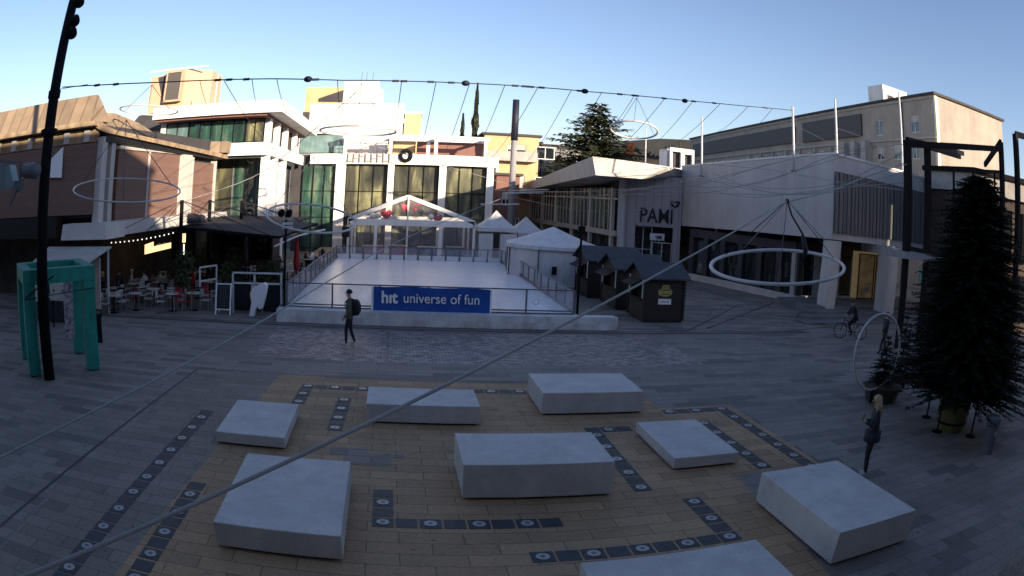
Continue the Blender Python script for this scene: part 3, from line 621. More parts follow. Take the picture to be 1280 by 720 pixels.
p = PX(692,338,39.5); MB().box(p.x-.13,p.x+.13,39.3,39.36,p.z-.22,p.z+.22).build('window_sticker', 'dark_metal', t2)
# ------------------------------------------------------------------ market huts
def kiosk(x0, x1, y0, y1, ze, zr, lab, over=.22, logo=False):
    t = root('market_hut', ((x0+x1)/2,(y0+y1)/2,0), lab, 'hut', 'dark wooden market huts'); ym = (y0+y1)/2; W = .05
    m = MB(); m.box(x0,x1,y0,y0+W,.1,ze); m.box(x0,x1,y1-W,y1,.1,ze); m.box(x1-W,x1,y0+W,y1-W,.1,ze)
    m.box(x0,x0+W,y0+W,y1-W,.1,.95); m.box(x0,x0+W,y0+W,y0+.35,.95,1.75); m.box(x0,x0+W,y1-.35,y1-W,.95,1.75); m.box(x0,x0+W,y0+W,y1-W,1.75,ze)
    for xx in (x0,x1-W): m.add([(xx,y0,ze),(xx,y1,ze),(xx,ym,zr),(xx+W,y0,ze),(xx+W,y1,ze),(xx+W,ym,zr)], [(0,1,2),(3,5,4),(0,2,5,3),(1,4,5,2)])
    for (xa,ya) in ((x0,y0),(x1,y0),(x0,y1),(x1,y1)): m.box(xa-.05,xa+.05,ya-.05,ya+.05,.1,ze)
    m.build('wall', 'board_brown', t)
    MB().box(x0+.02,x1-.02,y0+.02,y1-.02,.01,.1).build('plinth', 'sign_black', t)
    MB().box(x0+.3,x0+.34,y0+.1,y1-.1,.1,1.75).build('counter_back', 'interior', t)
    for (a,b,nm) in ((y0-over,ym,1),(y1+over,ym,-1)):
        za = ze-over*(zr-ze)/(ym-y0)
        m = MB(); m.add([(x0-over,a,za),(x1+over,a,za),(x1+over,b,zr),(x0-over,b,zr),(x0-over,a,za+.06),(x1+over,a,za+.06),(x1+over,b,zr+.06),(x0-over,b,zr+.06)],[(0,3,2,1),(4,5,6,7),(0,1,5,4),(1,2,6,5),(2,3,7,6),(3,0,4,7)])
        m.build('roof', 'kiosk_roof', t)
    m = MB()
    m.box(x0-.12,x0-.002,y0+.3,y1-.3,.9,.94); m.build('counter', 'kiosk_wood', t)
    MB().hexa([(x0-.02,y0+.34,1.74),(x0-.02,y1-.34,1.74),(x0-.5,y1-.34,1.5),(x0-.5,y0+.34,1.5),(x0-.02,y0+.34,1.77),(x0-.02,y1-.34,1.77),(x0-.5,y1-.34,1.53),(x0-.5,y0+.34,1.53)]).build('shutter', 'kiosk_wood', t)
    for yy in (y0+.12, y1-.2): MB().box(x0-.04,x0-.022,yy,yy+.12,1.0,1.85).build('white_strip', 'white_metal', t)
    if logo:
        cx = x0+.95; n=9
        m = MB(); m.lathe((0,0,0), [(.01,0)],4) if False else None
        pts = [(cx-.30,1.18),(cx-.33,1.36),(cx-.22,1.44),(cx-.12,1.60),(cx+.16,1.60),(cx+.22,1.45),(cx+.33,1.36),(cx+.28,1.18),(cx+.1,1.12),(cx-.1,1.12)]
        m = MB(); m.add([(x,y0-.012,z) for x,z in pts]+[(x,y0-.002,z) for x,z in pts], [tuple(range(10)),tuple(range(19,9,-1))]+[(i,(i+1)%10,10+(i+1)%10,10+i) for i in range(10)])
        mat('logo_yellow', (.45,.36,.12), .6, .2, 20); m.build('round_logo', 'logo_yellow', t)
        m = MB()
        for k in range(5): m.box(cx-.2+.1*k,cx-.17+.1*k,y0-.018,y0-.0125,1.42,1.56)
        m.box(cx-.24,cx+.24,y0-.018,y0-.0125,1.37,1.40); m.box(cx-.2,cx+.22,y0-.018,y0-.0125,1.2,1.23); m.build('logo_mark', 'sign_black', t)
        MB().box(cx-.3,cx+.3,y0-.012,y0-.002,.78,1.02).build('notice', 'sign_white', t)
        MB().box(cx-.2,cx+.2,y0-.016,y0-.0125,.88,.91).build('notice_print', 'grey_metal', t)
    return t
kiosk(10.15,12.0,28.42,30.55,1.93,2.42,'dark brown market hut nearest the front with round yellow logo', logo=True)
kiosk(9.95,12.2,31.75,34.3,1.95,2.5,'dark brown market hut in the middle of the row')
kiosk(9.6,12.4,35.6,38.2,1.98,2.55,'dark brown market hut farthest back beside the big tent')
# dark lamp post near the rink corner
def lamp_post(x, y, h, lab, head=True):
    t = root('lamp_post', (x,y,0), lab, 'lamp post'); MB().tube([(x,y,.01),(x,y,h)], [.055,.045], 10).build('pole', 'dark_metal', t, smooth=True)
    MB().box(x-.14,x+.14,y-.1,y+.1,h-.32,h-.02).build('lamp_head', 'dark_metal', t, bevel=.02); MB().lathe((x,y,0),[(.13,.01),(.13,.03),(.08,.05)],12).build('base', 'dark_metal', t)
    return t
lamp_post(7.45,29.1,ZH(7.45,29.1,727,282),'slim dark post at the front right corner of the rink')
# ------------------------------------------------------------------ white building
wb = root('white_office_building', (0,64,0), 'white modern building with big green tinted windows and flat overhanging roof', 'building')
A, B = (-9.6,60.0), (7.75,60.0)
cols = [(-5.6,-4.75),(-1.15,-.62),(3.12,3.7),(7.05,7.62)]
m = MB()
for a,b in cols: m.box(a,b,59.55,60.2,.01,7.4)
m.build('column', 'white_wall', wb)
m = MB(); m.box(-7.9,7.75,59.4,60.4,7.38,8.22); m.box(7.75,7.95,59.4,72,7.0,8.22); m.build('upper_band', 'white_wall', wb)
bays = [(-8.6,-5.6,'glass_green'),(-4.75,-1.15,'glass_olive'),(-.62,3.12,'glass_olive'),(3.7,7.05,'glass_olive')]
for i,(a,b,g) in enumerate(bays):
    m = MB(); nn = 3
    for k in range(nn+1):
        x = a+.03+(b-a-.06)*k/nn; m.box(x-.03,x+.03,59.95,60.05,.3,7.36)
    for z in (.3,2.9,5.1,7.33): m.box(a,b,59.96,60.04,z-.025,z+.025)
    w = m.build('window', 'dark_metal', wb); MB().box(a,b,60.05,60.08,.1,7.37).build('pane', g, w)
MB().box(-9.4,7.7,60.12,72,.01,8.2).build('body', 'dark_wall', wb)
MB().box(-9.4,7.8,60.3,72,8.22,8.3).build('terrace', 'concrete', wb)
# terrace pergola
m = MB(); m.box(-5.2,7.2,59.9,60.15,9.6,9.92); m.box(-5.2,7.2,62.6,62.8,9.6,9.9)
for x in (-5.1,-1.2,2.6,6.75): m.box(x,x+.28,59.9,60.15,8.3,9.6); m.box(x,x+.2,60.15,62.6,9.64,9.86)
m.box(2.0,2.3,61.5,61.7,8.3,9.6)
m.build('terrace_frame', 'white_wall', wb)
MB().box(1.2,7.0,63.4,63.7,8.3,9.7).build('terrace_wall', 'redbrown_wall', wb)
MB().box(-1.4,1.1,63.6,64,8.3,10.0).build('terrace_wall', 'yellow_wall', wb)
# plant and rails on the terrace
m = MB()
for k in range(9): m.beam((-4.6+.45*k,60.5,8.3),(-4.6+.45*k,60.5,9.2),.04)
m.beam((-4.8,60.5,9.2),(-.8,60.5,9.2),.05); m.beam((-4.6,60.6,8.4),(-1.2,60.6,9.5),.06); m.build('terrace_rail','redbrown_wall',wb)
# upper storey glass behind wing
MB().box(-9.6,-4.95,62.0,62.2,8.3,10.2).build('upper_wall', 'white_wall', wb)
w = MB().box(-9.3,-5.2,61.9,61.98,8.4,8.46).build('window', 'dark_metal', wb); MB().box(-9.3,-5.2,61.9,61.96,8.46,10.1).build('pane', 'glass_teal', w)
MB().box(-9.8,-4.9,61.4,66,10.15,10.45).build('roof', 'white_wall', wb)
# tower blocks
m = MB(); m.box(-9.2,-.2,66,73,8.25,13.42); m.build('stair_block', 'white_wall', wb)
m = MB(); m.box(-6.05,-2.75,65.7,70,13.42,15.55); m.box(-2.7,-2.3,66.2,69,13.42,14.8); m.build('lift_tower', 'white_wall', wb)
MB().box(-9.85,-9.25,65.5,72,8.3,12.6).build('stair_block', 'dark_wall', wb)
for u_ in (452,458,466): 
    p = PX(u_,100,66.5); MB().tube([(p.x,66.5,15.5),(p.x,66.5,16.6)],.03,5).build('antenna','grey_metal',wb)
# lettering-like metal work and round lamp on the upper band
MB().torus((0.25,59.3,8.1),.42,.16,(1,0,0),(0,0,1),24,8).build('round_sign', 'dark_metal', wb)
m = MB()
for k in range(8):
    x = -4.6+.5*k; m.box(x,x+.07,59.2,59.3,7.5,8.3); 
    if k<7: m.box(x+.1,x+.42,59.2,59.26,7.6+.2*(k%3),7.68+.2*(k%3))
m.build('sign_frame','tan_fabric',wb)
# left wing
xw = -8.5; XL = -16.6
m = MB()
m.box(XL,xw,42.5,42.8,7.25,8.05); m.box(xw-.3,xw,42.8,59.4,7.25,8.05)
m.box(XL,XL+.4,42.5,42.8,8.05,9.9); m.build('wing_band', 'white_wall', wb)
m = MB(); m.box(XL-.2,-7.5,41.0,59.4,9.75,10.5); m.build('wing_roof', 'white_wall', wb)
m = MB(); m.box(XL,xw-.02,41.3,59.5,9.6,9.745); m.build('soffit', 'redbrown_wall', wb)
A1_, B1_ = (XL+.4,42.5),(xw-.35,42.5)
s0 = .0; L1 = (xw-.35)-(XL+.4)
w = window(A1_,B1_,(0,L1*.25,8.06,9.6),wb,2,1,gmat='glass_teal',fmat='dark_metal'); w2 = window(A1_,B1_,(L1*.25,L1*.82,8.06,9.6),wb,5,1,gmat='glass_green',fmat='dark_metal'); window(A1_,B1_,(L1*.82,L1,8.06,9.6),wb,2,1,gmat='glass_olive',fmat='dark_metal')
MB().box(XL+.4,xw-.5,42.8,58,8.0,9.58).build('wing_core', 'dark_wall', wb)
m = MB()
for y in (43.0,46.2,49.8,54.5): m.box(xw-.42,xw-.05,y,y+.75,8.06,9.6)
for y in (43.0,46.2,49.8): m.box(xw-.5,xw-.05,y,y+.9,.01,7.24)
m.build('wing_column', 'white_wall', wb)
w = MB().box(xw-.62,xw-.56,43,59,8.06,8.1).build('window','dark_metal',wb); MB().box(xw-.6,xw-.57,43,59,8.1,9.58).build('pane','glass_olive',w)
# wing lower glass, set back
A2_, B2_ = (XL,45.0),(xw-.6,45.0)
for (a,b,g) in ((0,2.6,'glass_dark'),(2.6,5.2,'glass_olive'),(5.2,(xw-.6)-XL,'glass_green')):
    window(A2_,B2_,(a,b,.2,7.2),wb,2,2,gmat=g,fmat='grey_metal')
A3_, B3_ = (xw-1.0,45.0),(xw-1.0,59.6)
window(A3_,B3_,(0,14.5,.2,7.2),wb,7,2,gmat='glass_dark',fmat='grey_metal')
MB().box(XL,xw-1.3,45.3,59.5,.01,7.2).build('wing_core', 'dark_wall', wb)
# ------------------------------------------------------------------ towers behind
ot = root('orange_tower', (-18.8,52,0), 'tall plain orange rendered tower with a dark louvred box near its top', 'tower')
m = MB(); m.prism([(-21.2,50.2),(-19.8,50.2),(-19.8,55),(-21.2,55)],.01,14.45); m.prism([(-19.75,50),(-17.8,50),(-15.9,51.8),(-15.9,55),(-19.75,55)],.01,14.75)
m.build('shaft','orange_wall',ot)
m = MB(); m.box(-19.3,-18.05,49.5,49.99,12.25,14.45); m.build('louvre_box','dark_louvre',ot); 
m = MB(); m.box(-19.45,-19.32,49.45,49.99,12.1,14.6); m.box(-18.04,-17.9,49.45,49.99,12.1,14.6); m.box(-19.31,-18.05,49.45,49.99,12.1,12.24); m.box(-19.31,-18.05,49.45,49.99,14.46,14.6); m.build('louvre_frame','orange_wall',ot)
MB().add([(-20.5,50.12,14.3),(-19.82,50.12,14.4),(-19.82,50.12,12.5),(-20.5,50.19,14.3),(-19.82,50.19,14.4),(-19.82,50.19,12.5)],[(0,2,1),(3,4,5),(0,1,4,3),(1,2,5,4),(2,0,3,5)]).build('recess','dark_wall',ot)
MB().box(-21.3,-15.85,49.9,50.0,14.76,14.86).build('roof_edge','white_wall',ot)
tb = root('tan_block', (-9.6,84,0), 'tan rooftop block with a dark slanted recess behind the white building', 'building')
MB().box(-11.9,-4,80,90,.01,17.25).build('wall','yellow_wall',tb)
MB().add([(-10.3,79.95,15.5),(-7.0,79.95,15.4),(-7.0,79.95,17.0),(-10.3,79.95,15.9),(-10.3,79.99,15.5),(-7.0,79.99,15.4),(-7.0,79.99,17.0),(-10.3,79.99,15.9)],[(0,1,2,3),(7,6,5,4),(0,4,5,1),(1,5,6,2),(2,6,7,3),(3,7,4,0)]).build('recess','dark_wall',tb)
yt = root('yellow_tower', (.7,74,0), 'narrow pale yellow tower right of the white tower block', 'tower')
MB().box(-.05,1.6,72,77,.01,13.15).build('shaft','yellow_wall',yt); MB().box(-.15,1.7,71.9,77,13.15,13.35).build('roof','white_wall',yt); MB().box(-.25,-.07,72.4,77,.01,12.2).build('shaft_side','redbrown_wall',yt)
# ------------------------------------------------------------------ brown building (left)
bb = root('brown_clad_building', (-18,34,0), 'brown louvre clad building with tan mansard roof edge on the left', 'building')
BA, BB_ = (-14.1,27.6),(-11.75,42.3)
LB = (Vector(BB_)-Vector(BA)).length
body = [(-34,27.4),(-14.3,27.4),BA,BB_,(-17,43),(-34,43)]
MB().prism([(-34,27.55),(-14.6,27.55),(-14.35,28.6),(-12.2,42),(-17,43),(-34,43)],4.0,8.2).build('body','dark_wall',bb)
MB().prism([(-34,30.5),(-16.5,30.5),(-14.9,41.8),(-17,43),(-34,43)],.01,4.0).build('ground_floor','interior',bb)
# panels facing the square (front, facing -Y)
FA, FB = (-34,27.3),(-14.35,27.3); LF = 19.65
m = MB(); m.wall(FA,FB,0,LF,4.15,7.35,0,.2); m.build('louvre_panel','louvre_brown',bb)
m = MB(); m.wall(FA,FB,0,LF,7.4,8.0,.15,.3); m.build('upper_frieze','rust_concrete',bb)
m = MB()
for k in range(14): s_=LF-.5-1.35*k; m.wall(FA,FB,s_-.35,s_,7.42,7.98,.0,.14)
m.build('frieze_block','pale_concrete',bb)
# mansard: sloping tan roof edge
zt0 = 8.25; m = MB()
m.add([(-34,26.9,8.3),(-14.6,26.9,8.3),(-14.9,27.7,9.65),(-34,27.7,9.65),(-34,28.2,9.65),(-15.0,28.2,9.65),(-14.0,28.2,8.3),(-34,28.2,8.3)],[(0,1,2,3),(3,2,5,4),(1,6,5,2),(0,7,6,1)])
m.build('mansard_roof','mansard',bb)
MB().box(-34,-14.3,26.75,28.3,8.08,8.29).build('roof_edge','rust_concrete',bb)
MB().add([(-14.95,27.3,8.45),(-14.55,28.15,8.45),(-14.95,28.15,9.5),(-15.1,27.75,9.5)],[(0,1,2,3)]).build('roof_end','dark_wall',bb)
# side facade (facing +X): panels between pale pilasters
def seg(m, s0, s1, z0, z1, d0=0, d1=.2): m.wall(BA,BB_,s0,s1,z0,z1,d0,d1)
P = [SZ(BA,BB_,u,215)[0] for u in (118,131,137,147,186,225,236,240,268)]
def zs(s, lo=3.75, hi=7.05): return lo, hi
m = MB(); seg(m,P[3]+.05,P[4]-.1,3.75,7.15,.05,.3); seg(m,P[4]+.1,P[5]-.05,3.75,7.1,.05,.3); seg(m,P[7]+.05,P[8]-.05,3.7,6.75,.05,.3); m.build('louvre_panel','louvre_brown',bb)
m = MB(); seg(m,-.1,.35,3.5,7.6,-.15,.3); seg(m,.75,1.15,3.5,7.6,-.15,.3); seg(m,P[5],P[6],3.4,7.1,-.2,.3); seg(m,P[6]+.15,P[7]+.02,3.4,7.0,-.1,.3); seg(m,P[8]-.05,P[8]+.1,3.4,6.9,-.1,.3); seg(m,1.7,LB+.1,6.9 if False else 7.1,7.35,-.05,.3); seg(m,P[4]-.08,P[4]+.08,3.75,7.1,0,.3)
m.build('pilaster','pale_concrete',bb)
# projecting ledge over the ground floor
m = MB(); n_ = off(BA,BB_,-1.2,.9); 
m.add([(-15.6,26.1,3.1),(-12.9,26.4,3.1),(off(BA,BB_,LB,.9).x,off(BA,BB_,LB,.9).y,3.25),(off(BA,BB_,LB,0).x,off(BA,BB_,LB,0).y,3.25),(-14.3,27.5,3.1),(-15.6,27.5,3.1),
       (-15.6,26.3,3.78),(-13.1,26.6,3.78),(off(BA,BB_,LB,.8).x,off(BA,BB_,LB,.8).y,3.78),(off(BA,BB_,LB,0).x,off(BA,BB_,LB,0).y,3.78),(-14.3,27.5,3.78),(-15.6,27.5,3.78)],
      [(5,4,3,2,1,0),(6,7,8,9,10,11),(0,1,7,6),(1,2,8,7),(2,3,9,8),(3,4,10,9),(4,5,11,10),(5,0,6,11)])
m.build('ledge','pale_concrete',bb)
MB().box(-34,-16.4,26.9,27.5,3.15,4.1).build('fascia','sign_black',bb)
# sloping side roof: from the high near end down to the far corner
def q(u,v,s): pass
r1 = off(BA,BB_,-.4,.35); r2 = off(BA,BB_,LB+.3,.5); r3 = off(BA,BB_,LB+.3,-3.2); r4 = off(BA,BB_,-.4,-2.6)
m = MB(); m.hexa([(r1.x,r1.y,7.75),(r2.x,r2.y,7.05),(r3.x,r3.y,7.4),(r4.x,r4.y,9.0),(r1.x,r1.y,7.95),(r2.x,r2.y,7.3),(r3.x,r3.y,7.9),(r4.x,r4.y,9.3)])
m.build('side_roof','rust_concrete',bb)
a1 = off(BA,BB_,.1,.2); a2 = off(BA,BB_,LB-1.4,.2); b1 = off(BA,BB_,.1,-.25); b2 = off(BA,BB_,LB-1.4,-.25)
MB().hexa([(a1.x,a1.y,7.36),(a2.x,a2.y,7.0),(b2.x,b2.y,7.0),(b1.x,b1.y,7.36),(a1.x,a1.y,7.74),(a2.x,a2.y,7.1),(b2.x,b2.y,7.1),(b1.x,b1.y,7.74)]).build('gap_shadow_strip','sign_black',bb)  # solid black strip stands in for the shaded gap under the side roof
m = MB(); p = off(BA,BB_,LB-.2,.4); m.hexa([(p.x-1.6,p.y-.6,7.45),(p.x+.3,p.y-.6,7.4),(p.x+.3,p.y+.6,7.4),(p.x-1.6,p.y+.6,7.45),(p.x-1.2,p.y-.5,8.15),(p.x+.35,p.y-.5,8.1),(p.x+.35,p.y+.5,8.1),(p.x-1.2,p.y+.5,8.15)]); m.build('roof_scupper','mansard',bb)
m = MB(); m.hexa([(-17,30,8.2),(-14.8,30,8.2),(-14.2,36,8.2),(-17,36,8.2),(-16.6,31,9.3),(-15.2,31,9.1),(-15.2,35,8.9),(-16.6,35,9.1)]); m.build('roof_light','rust_concrete',bb)
# back block behind with shingle roof
sb = root('slate_roofed_house', (-19,46,0), 'small house with grey scaly roof between the brown building and the orange tower', 'house')
MB().box(-21,-15.8,46,50,.01,9.6).build('wall','orange_wall',sb)
MB().hexa([(-21.2,45.8,9.6),(-15.6,45.8,9.6),(-15.6,50.1,9.6),(-21.2,50.1,9.6),(-20.6,47,10.9),(-15.9,47,11.2),(-15.9,49.9,11.2),(-20.6,49.9,10.9)]).build('roof','roof_dark',sb)
# white sign on the brown wall
sg = [SZ(FA,FB,u,v) for u,v in ((81,184),(66,199),(64,222),(79,222))]
def FP(s,z,d=-.3): p = off(FA,FB,s,-d); return (p.x,p.y,z)
m = MB(); m.add([FP(s,z,-.22) for s,z in sg]+[FP(s,z,-.16) for s,z in sg],[(0,1,2,3),(7,6,5,4),(0,4,5,1),(1,5,6,2),(2,6,7,3),(3,7,4,0)])
tag(m.build('white_sign','sign_white'),'pointed white sign panel mounted on the brown wall beside the tall pole','sign')
# ------------------------------------------------------------------ white hall (right) with PAMI front
hl = root('white_hall_building', (27,42,0), 'white windowless upper floor building on slanted columns at the right', 'building')
NA, NB = (20.25,49.6),(22.3,31.3)     # side facing the square (faces -X), far to near
FR2 = (33.2,31.1)
ztop = lambda p: 8.05+(49.6-p[1])*.037 if p[0] < 24 else 8.72-(p[0]-22.3)*.03
zbot = lambda p: 3.66+(49.6-p[1])*.022 if p[0] < 24 else 4.06-(p[0]-22.3)*.005
plan = [NB,FR2,(36,52),NA]
m = MB(); n = 4
m.add([(x,y,zbot((x,y))) for x,y in plan]+[(x,y,ztop((x,y))) for x,y in plan],[(3,2,1,0),(4,5,6,7),(0,1,5,4),(1,2,6,5),(2,3,7,6),(3,0,4,7)])
m.build('upper_wall','white_plaster',hl)
m = MB(); pl2 = [(NB[0]-.03,NB[1]-.06),(FR2[0]+.1,FR2[1]-.06),(36.1,52),(NA[0]-.05,NA[1])]
m.add([(x,y,ztop((x,y))) for x,y in pl2]+[(x,y,ztop((x,y))+.12) for x,y in pl2],[(3,2,1,0),(4,5,6,7),(0,1,5,4),(1,2,6,5),(2,3,7,6),(3,0,4,7)]); m.build('roof_edge','white_metal',hl)
# ribbed panel on the near face
LN = (Vector(FR2)-Vector(NB)).length
a = SZ(NB,FR2,1036,213); b = SZ(NB,FR2,1126,234)
m = MB(); nrib = 34; x0r = .08; x1r = LN-.35; wr = (x1r-x0r)/nrib
for k in range(nrib):
    s = x0r+wr*k; z1_ = 7.8-(s)*.025; m.wall(NB,FR2,s+.03,s+wr-.03,4.42,z1_,-.12,-.002)
m.build('ribbed_cladding','rib_grey',hl)
MB().wall(NB,FR2,x0r,x1r,4.42,7.5,-.03,-.001).build('cladding_back','dark_wall',hl)
# ground floor: recessed shop behind a plinth
PA = (G(862,350).x+.0, G(862,350).y); PB = (22.6,35.6); PC = (28.5,36.3)
PA = (19.9,47.2)
plg = [PB,PC,(34,37),(34,51),PA]
MB().prism(plg,.01,.42).build('plinth','pale_concrete',hl)
for (Aw,Bw,nw) in ((PA,PB,6),(PB,PC,3)):
    Lw = (Vector(Bw)-Vector(Aw)).length; Ai = tuple(off(Aw,Bw,0,-.25)); Bi = tuple(off(Aw,Bw,Lw,-.25))
    for k in range(nw):
        s0_ = Lw*k/nw+.25; s1_ = Lw*(k+1)/nw-.25
        window(Ai,Bi,(s0_,s1_,.42,2.9),hl,1,1,fr=.06,gmat='shopglass',fmat='dark_metal',name='shop_window')
    m = MB()
    for k in range(nw+1): s_ = min(max(Lw*k/nw,.25),Lw-.25); m.wall(Ai,Bi,s_-.25,s_+.25,.42,3.0,-.05,.35)
    m.build('shop_pillar','concrete' if nw==3 else 'dark_wall',hl)
    m = MB(); m.wall(Ai,Bi,0,Lw,3.0,3.55,-.02,.3); m.build('shop_fascia','dark_wall',hl)
# clothes rails visible in the shop window
rnd = random.Random(5); m = MB(); 
for (Aw,Bw) in ((PA,PB),(PB,PC)):
    Lw = (Vector(Bw)-Vector(Aw)).length; s_ = .6
    while s_ < Lw-.5:
        w_ = rnd.uniform(.08,.3); m.cm = rnd.randrange(4); h_ = rnd.uniform(.7,1.3); zt_ = rnd.choice((2.3,2.2,1.5,1.4)); m.wall(Aw,Bw,s_,s_+w_,max(.45,zt_-h_),zt_,1.1,1.25); s_ += w_+rnd.uniform(.03,.25)
m.cm = 0
mat('cloth_pale',(.35,.33,.33),.9,.3,6); mat('cloth_grey',(.10,.10,.11),.9,.3,6)
goods(m,['cloth_pale','cloth_grey','trouser_dark','light_cloth'],'garment','garment hanging behind the shop windows under the white hall','garment','garments in the shop windows under the white hall')
MB().prism([(off(PA,PB,0,-3).x,off(PA,PB,0,-3).y),(PB[0]+2.3,PB[1]+2.3),(33.8,39),(33.8,50.9),(24,50.9)],.42,3.9).build('shop_core','interior',hl)
# slanted concrete columns
def slab_col(x, y, w, d, lean, lab=None):
    return MB().hexa([(x-w/2-lean,y-d/2,.01),(x+w/2-lean,y-d/2,.01),(x+w/2-lean,y+d/2,.01),(x-w/2-lean,y+d/2,.01),(x-w/2+.1,y-d/2,4.0),(x+w/2+.1,y-d/2,4.0),(x+w/2+.1,y+d/2,4.0),(x-w/2+.1,y+d/2,4.0)]).build('slanted_column','pale_concrete',hl)
cp = G(1056,399); slab_col(cp.x+.1,cp.y+2.2,.7,1.0,.1)
cp2 = G(1123,402); slab_col(cp2.x+.1,cp2.y+1.8,.8,1.2,.0)
MB().wall(NB,FR2,3.5,LN,3.55,4.03,-.3,1.5).build('concrete_beam','concrete',hl)
# lit entrance
ea = (24.6,37.2); 
e1 = AY(1070,390,34.5); e2 = AY(1115,392,34.5)
DA, DB = (e1.x,34.5),(e2.x,34.5)
dd = window(DA,DB,(0,(e2.x-e1.x)*.42,.45,3.3),hl,1,1,fmat='dark_metal',gmat='shopglass',name='entrance_door')
window(DA,DB,((e2.x-e1.x)*.45,(e2.x-e1.x),.45,3.3),hl,2,1,fmat='dark_metal',gmat='shopglass',name='entrance_door')
mat('entrance_lit',(.22,.17,.10),.8,.6,2.5,emit=(.9,.65,.35,.045))
MB().box(e1.x,e2.x,35.3,35.4,.45,3.4).build('lit_lobby','entrance_lit',hl)
for (u_,v_,r_) in ((1084,362,.16),): 
    p = AY(u_,v_,34.4); tag(MB().tube([(p.x,34.38,p.z),(p.x,34.42,p.z)],r_,16).build('round_sticker','lamp_disc',hl))
p = AY(1129,311,30.6); MB().ball(p,.08,10,8).build('ceiling_lamp','bulb',hl)
p = AY(1153,344,27.5); tg = root('hanging_sign',(p.x,27.5,p.z-.35),'small square turquoise sign on the right concrete column','sign'); MB().box(p.x-.3,p.x+.3,27.5,27.56,p.z-.42,p.z+.42).build('board','turquoise',tg); MB().beam((p.x-.3,27.6,p.z+.46),(p.x+.4,27.6,p.z+.46),.05).build('bracket','grey_metal',tg)
# entrance steps
for k in range(4):
    tag(MB().box(18.6+.8*k,33,27.9+1.15*k,(29.04+1.15*k) if k<3 else 35.2,.012,.1+.1*k).build('entrance_step_paving','podium_pave'),kind='structure')
# ramp strips along the shop
sheet('pale_ramp_path',[(17.5,43),(19.0,34),(20.0,34.3),(18.6,43.3)],.012,'podium_pave')
# PAMI portal
QA, QB = (15.75,50.45),(20.2,49.3); LQ = (Vector(QB)-Vector(QA)).length
pm_ = root('pami_shop_building',(17.5,52,0),'ribbed pale lilac shop front reading PAMI between the glass hall and the white hall','shop')
pm_.name = 'shop_building'
sA = SZ(QA,QB,806,280); sB = SZ(QA,QB,838,287)
ops = [(1.15,LQ-.55,.02,3.45)]
m = holed_wall(MB(),QA,QB,.01,7.2,ops,.4); m.build('wall','rib_lilac',pm_)
m = MB()
for k in range(15): s_=.1+LQ*k/15; m.wall(QA,QB,s_,s_+.06,3.5,7.15,-.05,-.002)
m.build('rib','rib_lilac',pm_)
m = MB(); m.wall(QA,QB,-.1,.7,.01,7.0,-.35,-.06) if False else None
m = MB(); m.wall(QA,QB,-.15,.35,.01,7.2,-.3,-.06); m.build('pilaster','white_plaster',pm_)
MB().prism([tuple(off(QA,QB,0,-.6)),tuple(off(QA,QB,LQ,-.6)),(22,54),(16,54)],3.5,7.1).build('body','interior',pm_)
MB().prism([tuple(off(QA,QB,0,-3.6)),tuple(off(QA,QB,LQ,-3.6)),(22,55),(16,55)],.01,3.5).build('shop_back','interior_warm',pm_)
QAi, QBi = tuple(off(QA,QB,0,-.5)),tuple(off(QA,QB,LQ,-.5))
window(QAi,QBi,(1.15,2.5,.05,3.4),pm_,2,2,fmat='white_metal',gmat='shopglass',name='shop_window'); dr = window(QAi,QBi,(2.52,LQ-.55,.05,2.3),pm_,2,1,fmat='white_metal',gmat='shopglass',name='shop_door')
rotq = (R(90),0,math.atan2(QB[1]-QA[1],QB[0]-QA[0]))
po = off(QA,QB,LQ*.5+.3,.08); text('sign_lettering','PAMI',(po.x+.12,po.y,3.75),1.5,'sign_black',pm_,rotq,.05,.78,bold=.012)
po = off(QA,QB,LQ-.42,.1); m = MB(); cx,cy = po.x-.12,po.y-.03
for sg_ in (-1,1): m.tube([(cx,cy,4.98),(cx+sg_*.22,cy,5.12),(cx+sg_*.34,cy,5.34),(cx+sg_*.12,cy,5.38)],[.05,.07,.08,.05],8)
m.tube([(cx-.36,cy,5.39),(cx+.36,cy,5.39)],.05,6); m.build('crown_mark','sign_black',pm_,smooth=True)
po = off(QA,QB,LQ*.62,-.35); MB().box(po.x-.55,po.x+.6,po.y-.02,po.y+.02,2.45,2.95).build('door_sign_board','sign_white',pm_); text('door_lettering','PAMI',(po.x,po.y-.04,2.55),.38,'sign_black',pm_,rotq,.01,.9,bold=.01)
p = AY(806,336,50.2)
# shop goods
rnd = random.Random(8); m = MB()
for k in range(26):
    s_ = rnd.uniform(.9,LQ-1.0); z_ = rnd.uniform(.1,2.2); m.cm = rnd.randrange(4); m.wall(QA,QB,s_,s_+rnd.uniform(.1,.35),z_,z_+rnd.uniform(.2,.7),1.2+rnd.random(),2.3)
goods(m,['red_cloth','cloth_pale','cloth_grey','light_cloth'],'shop_item','piece of goods displayed inside the ribbed shop front','goods','goods inside the ribbed shop front')
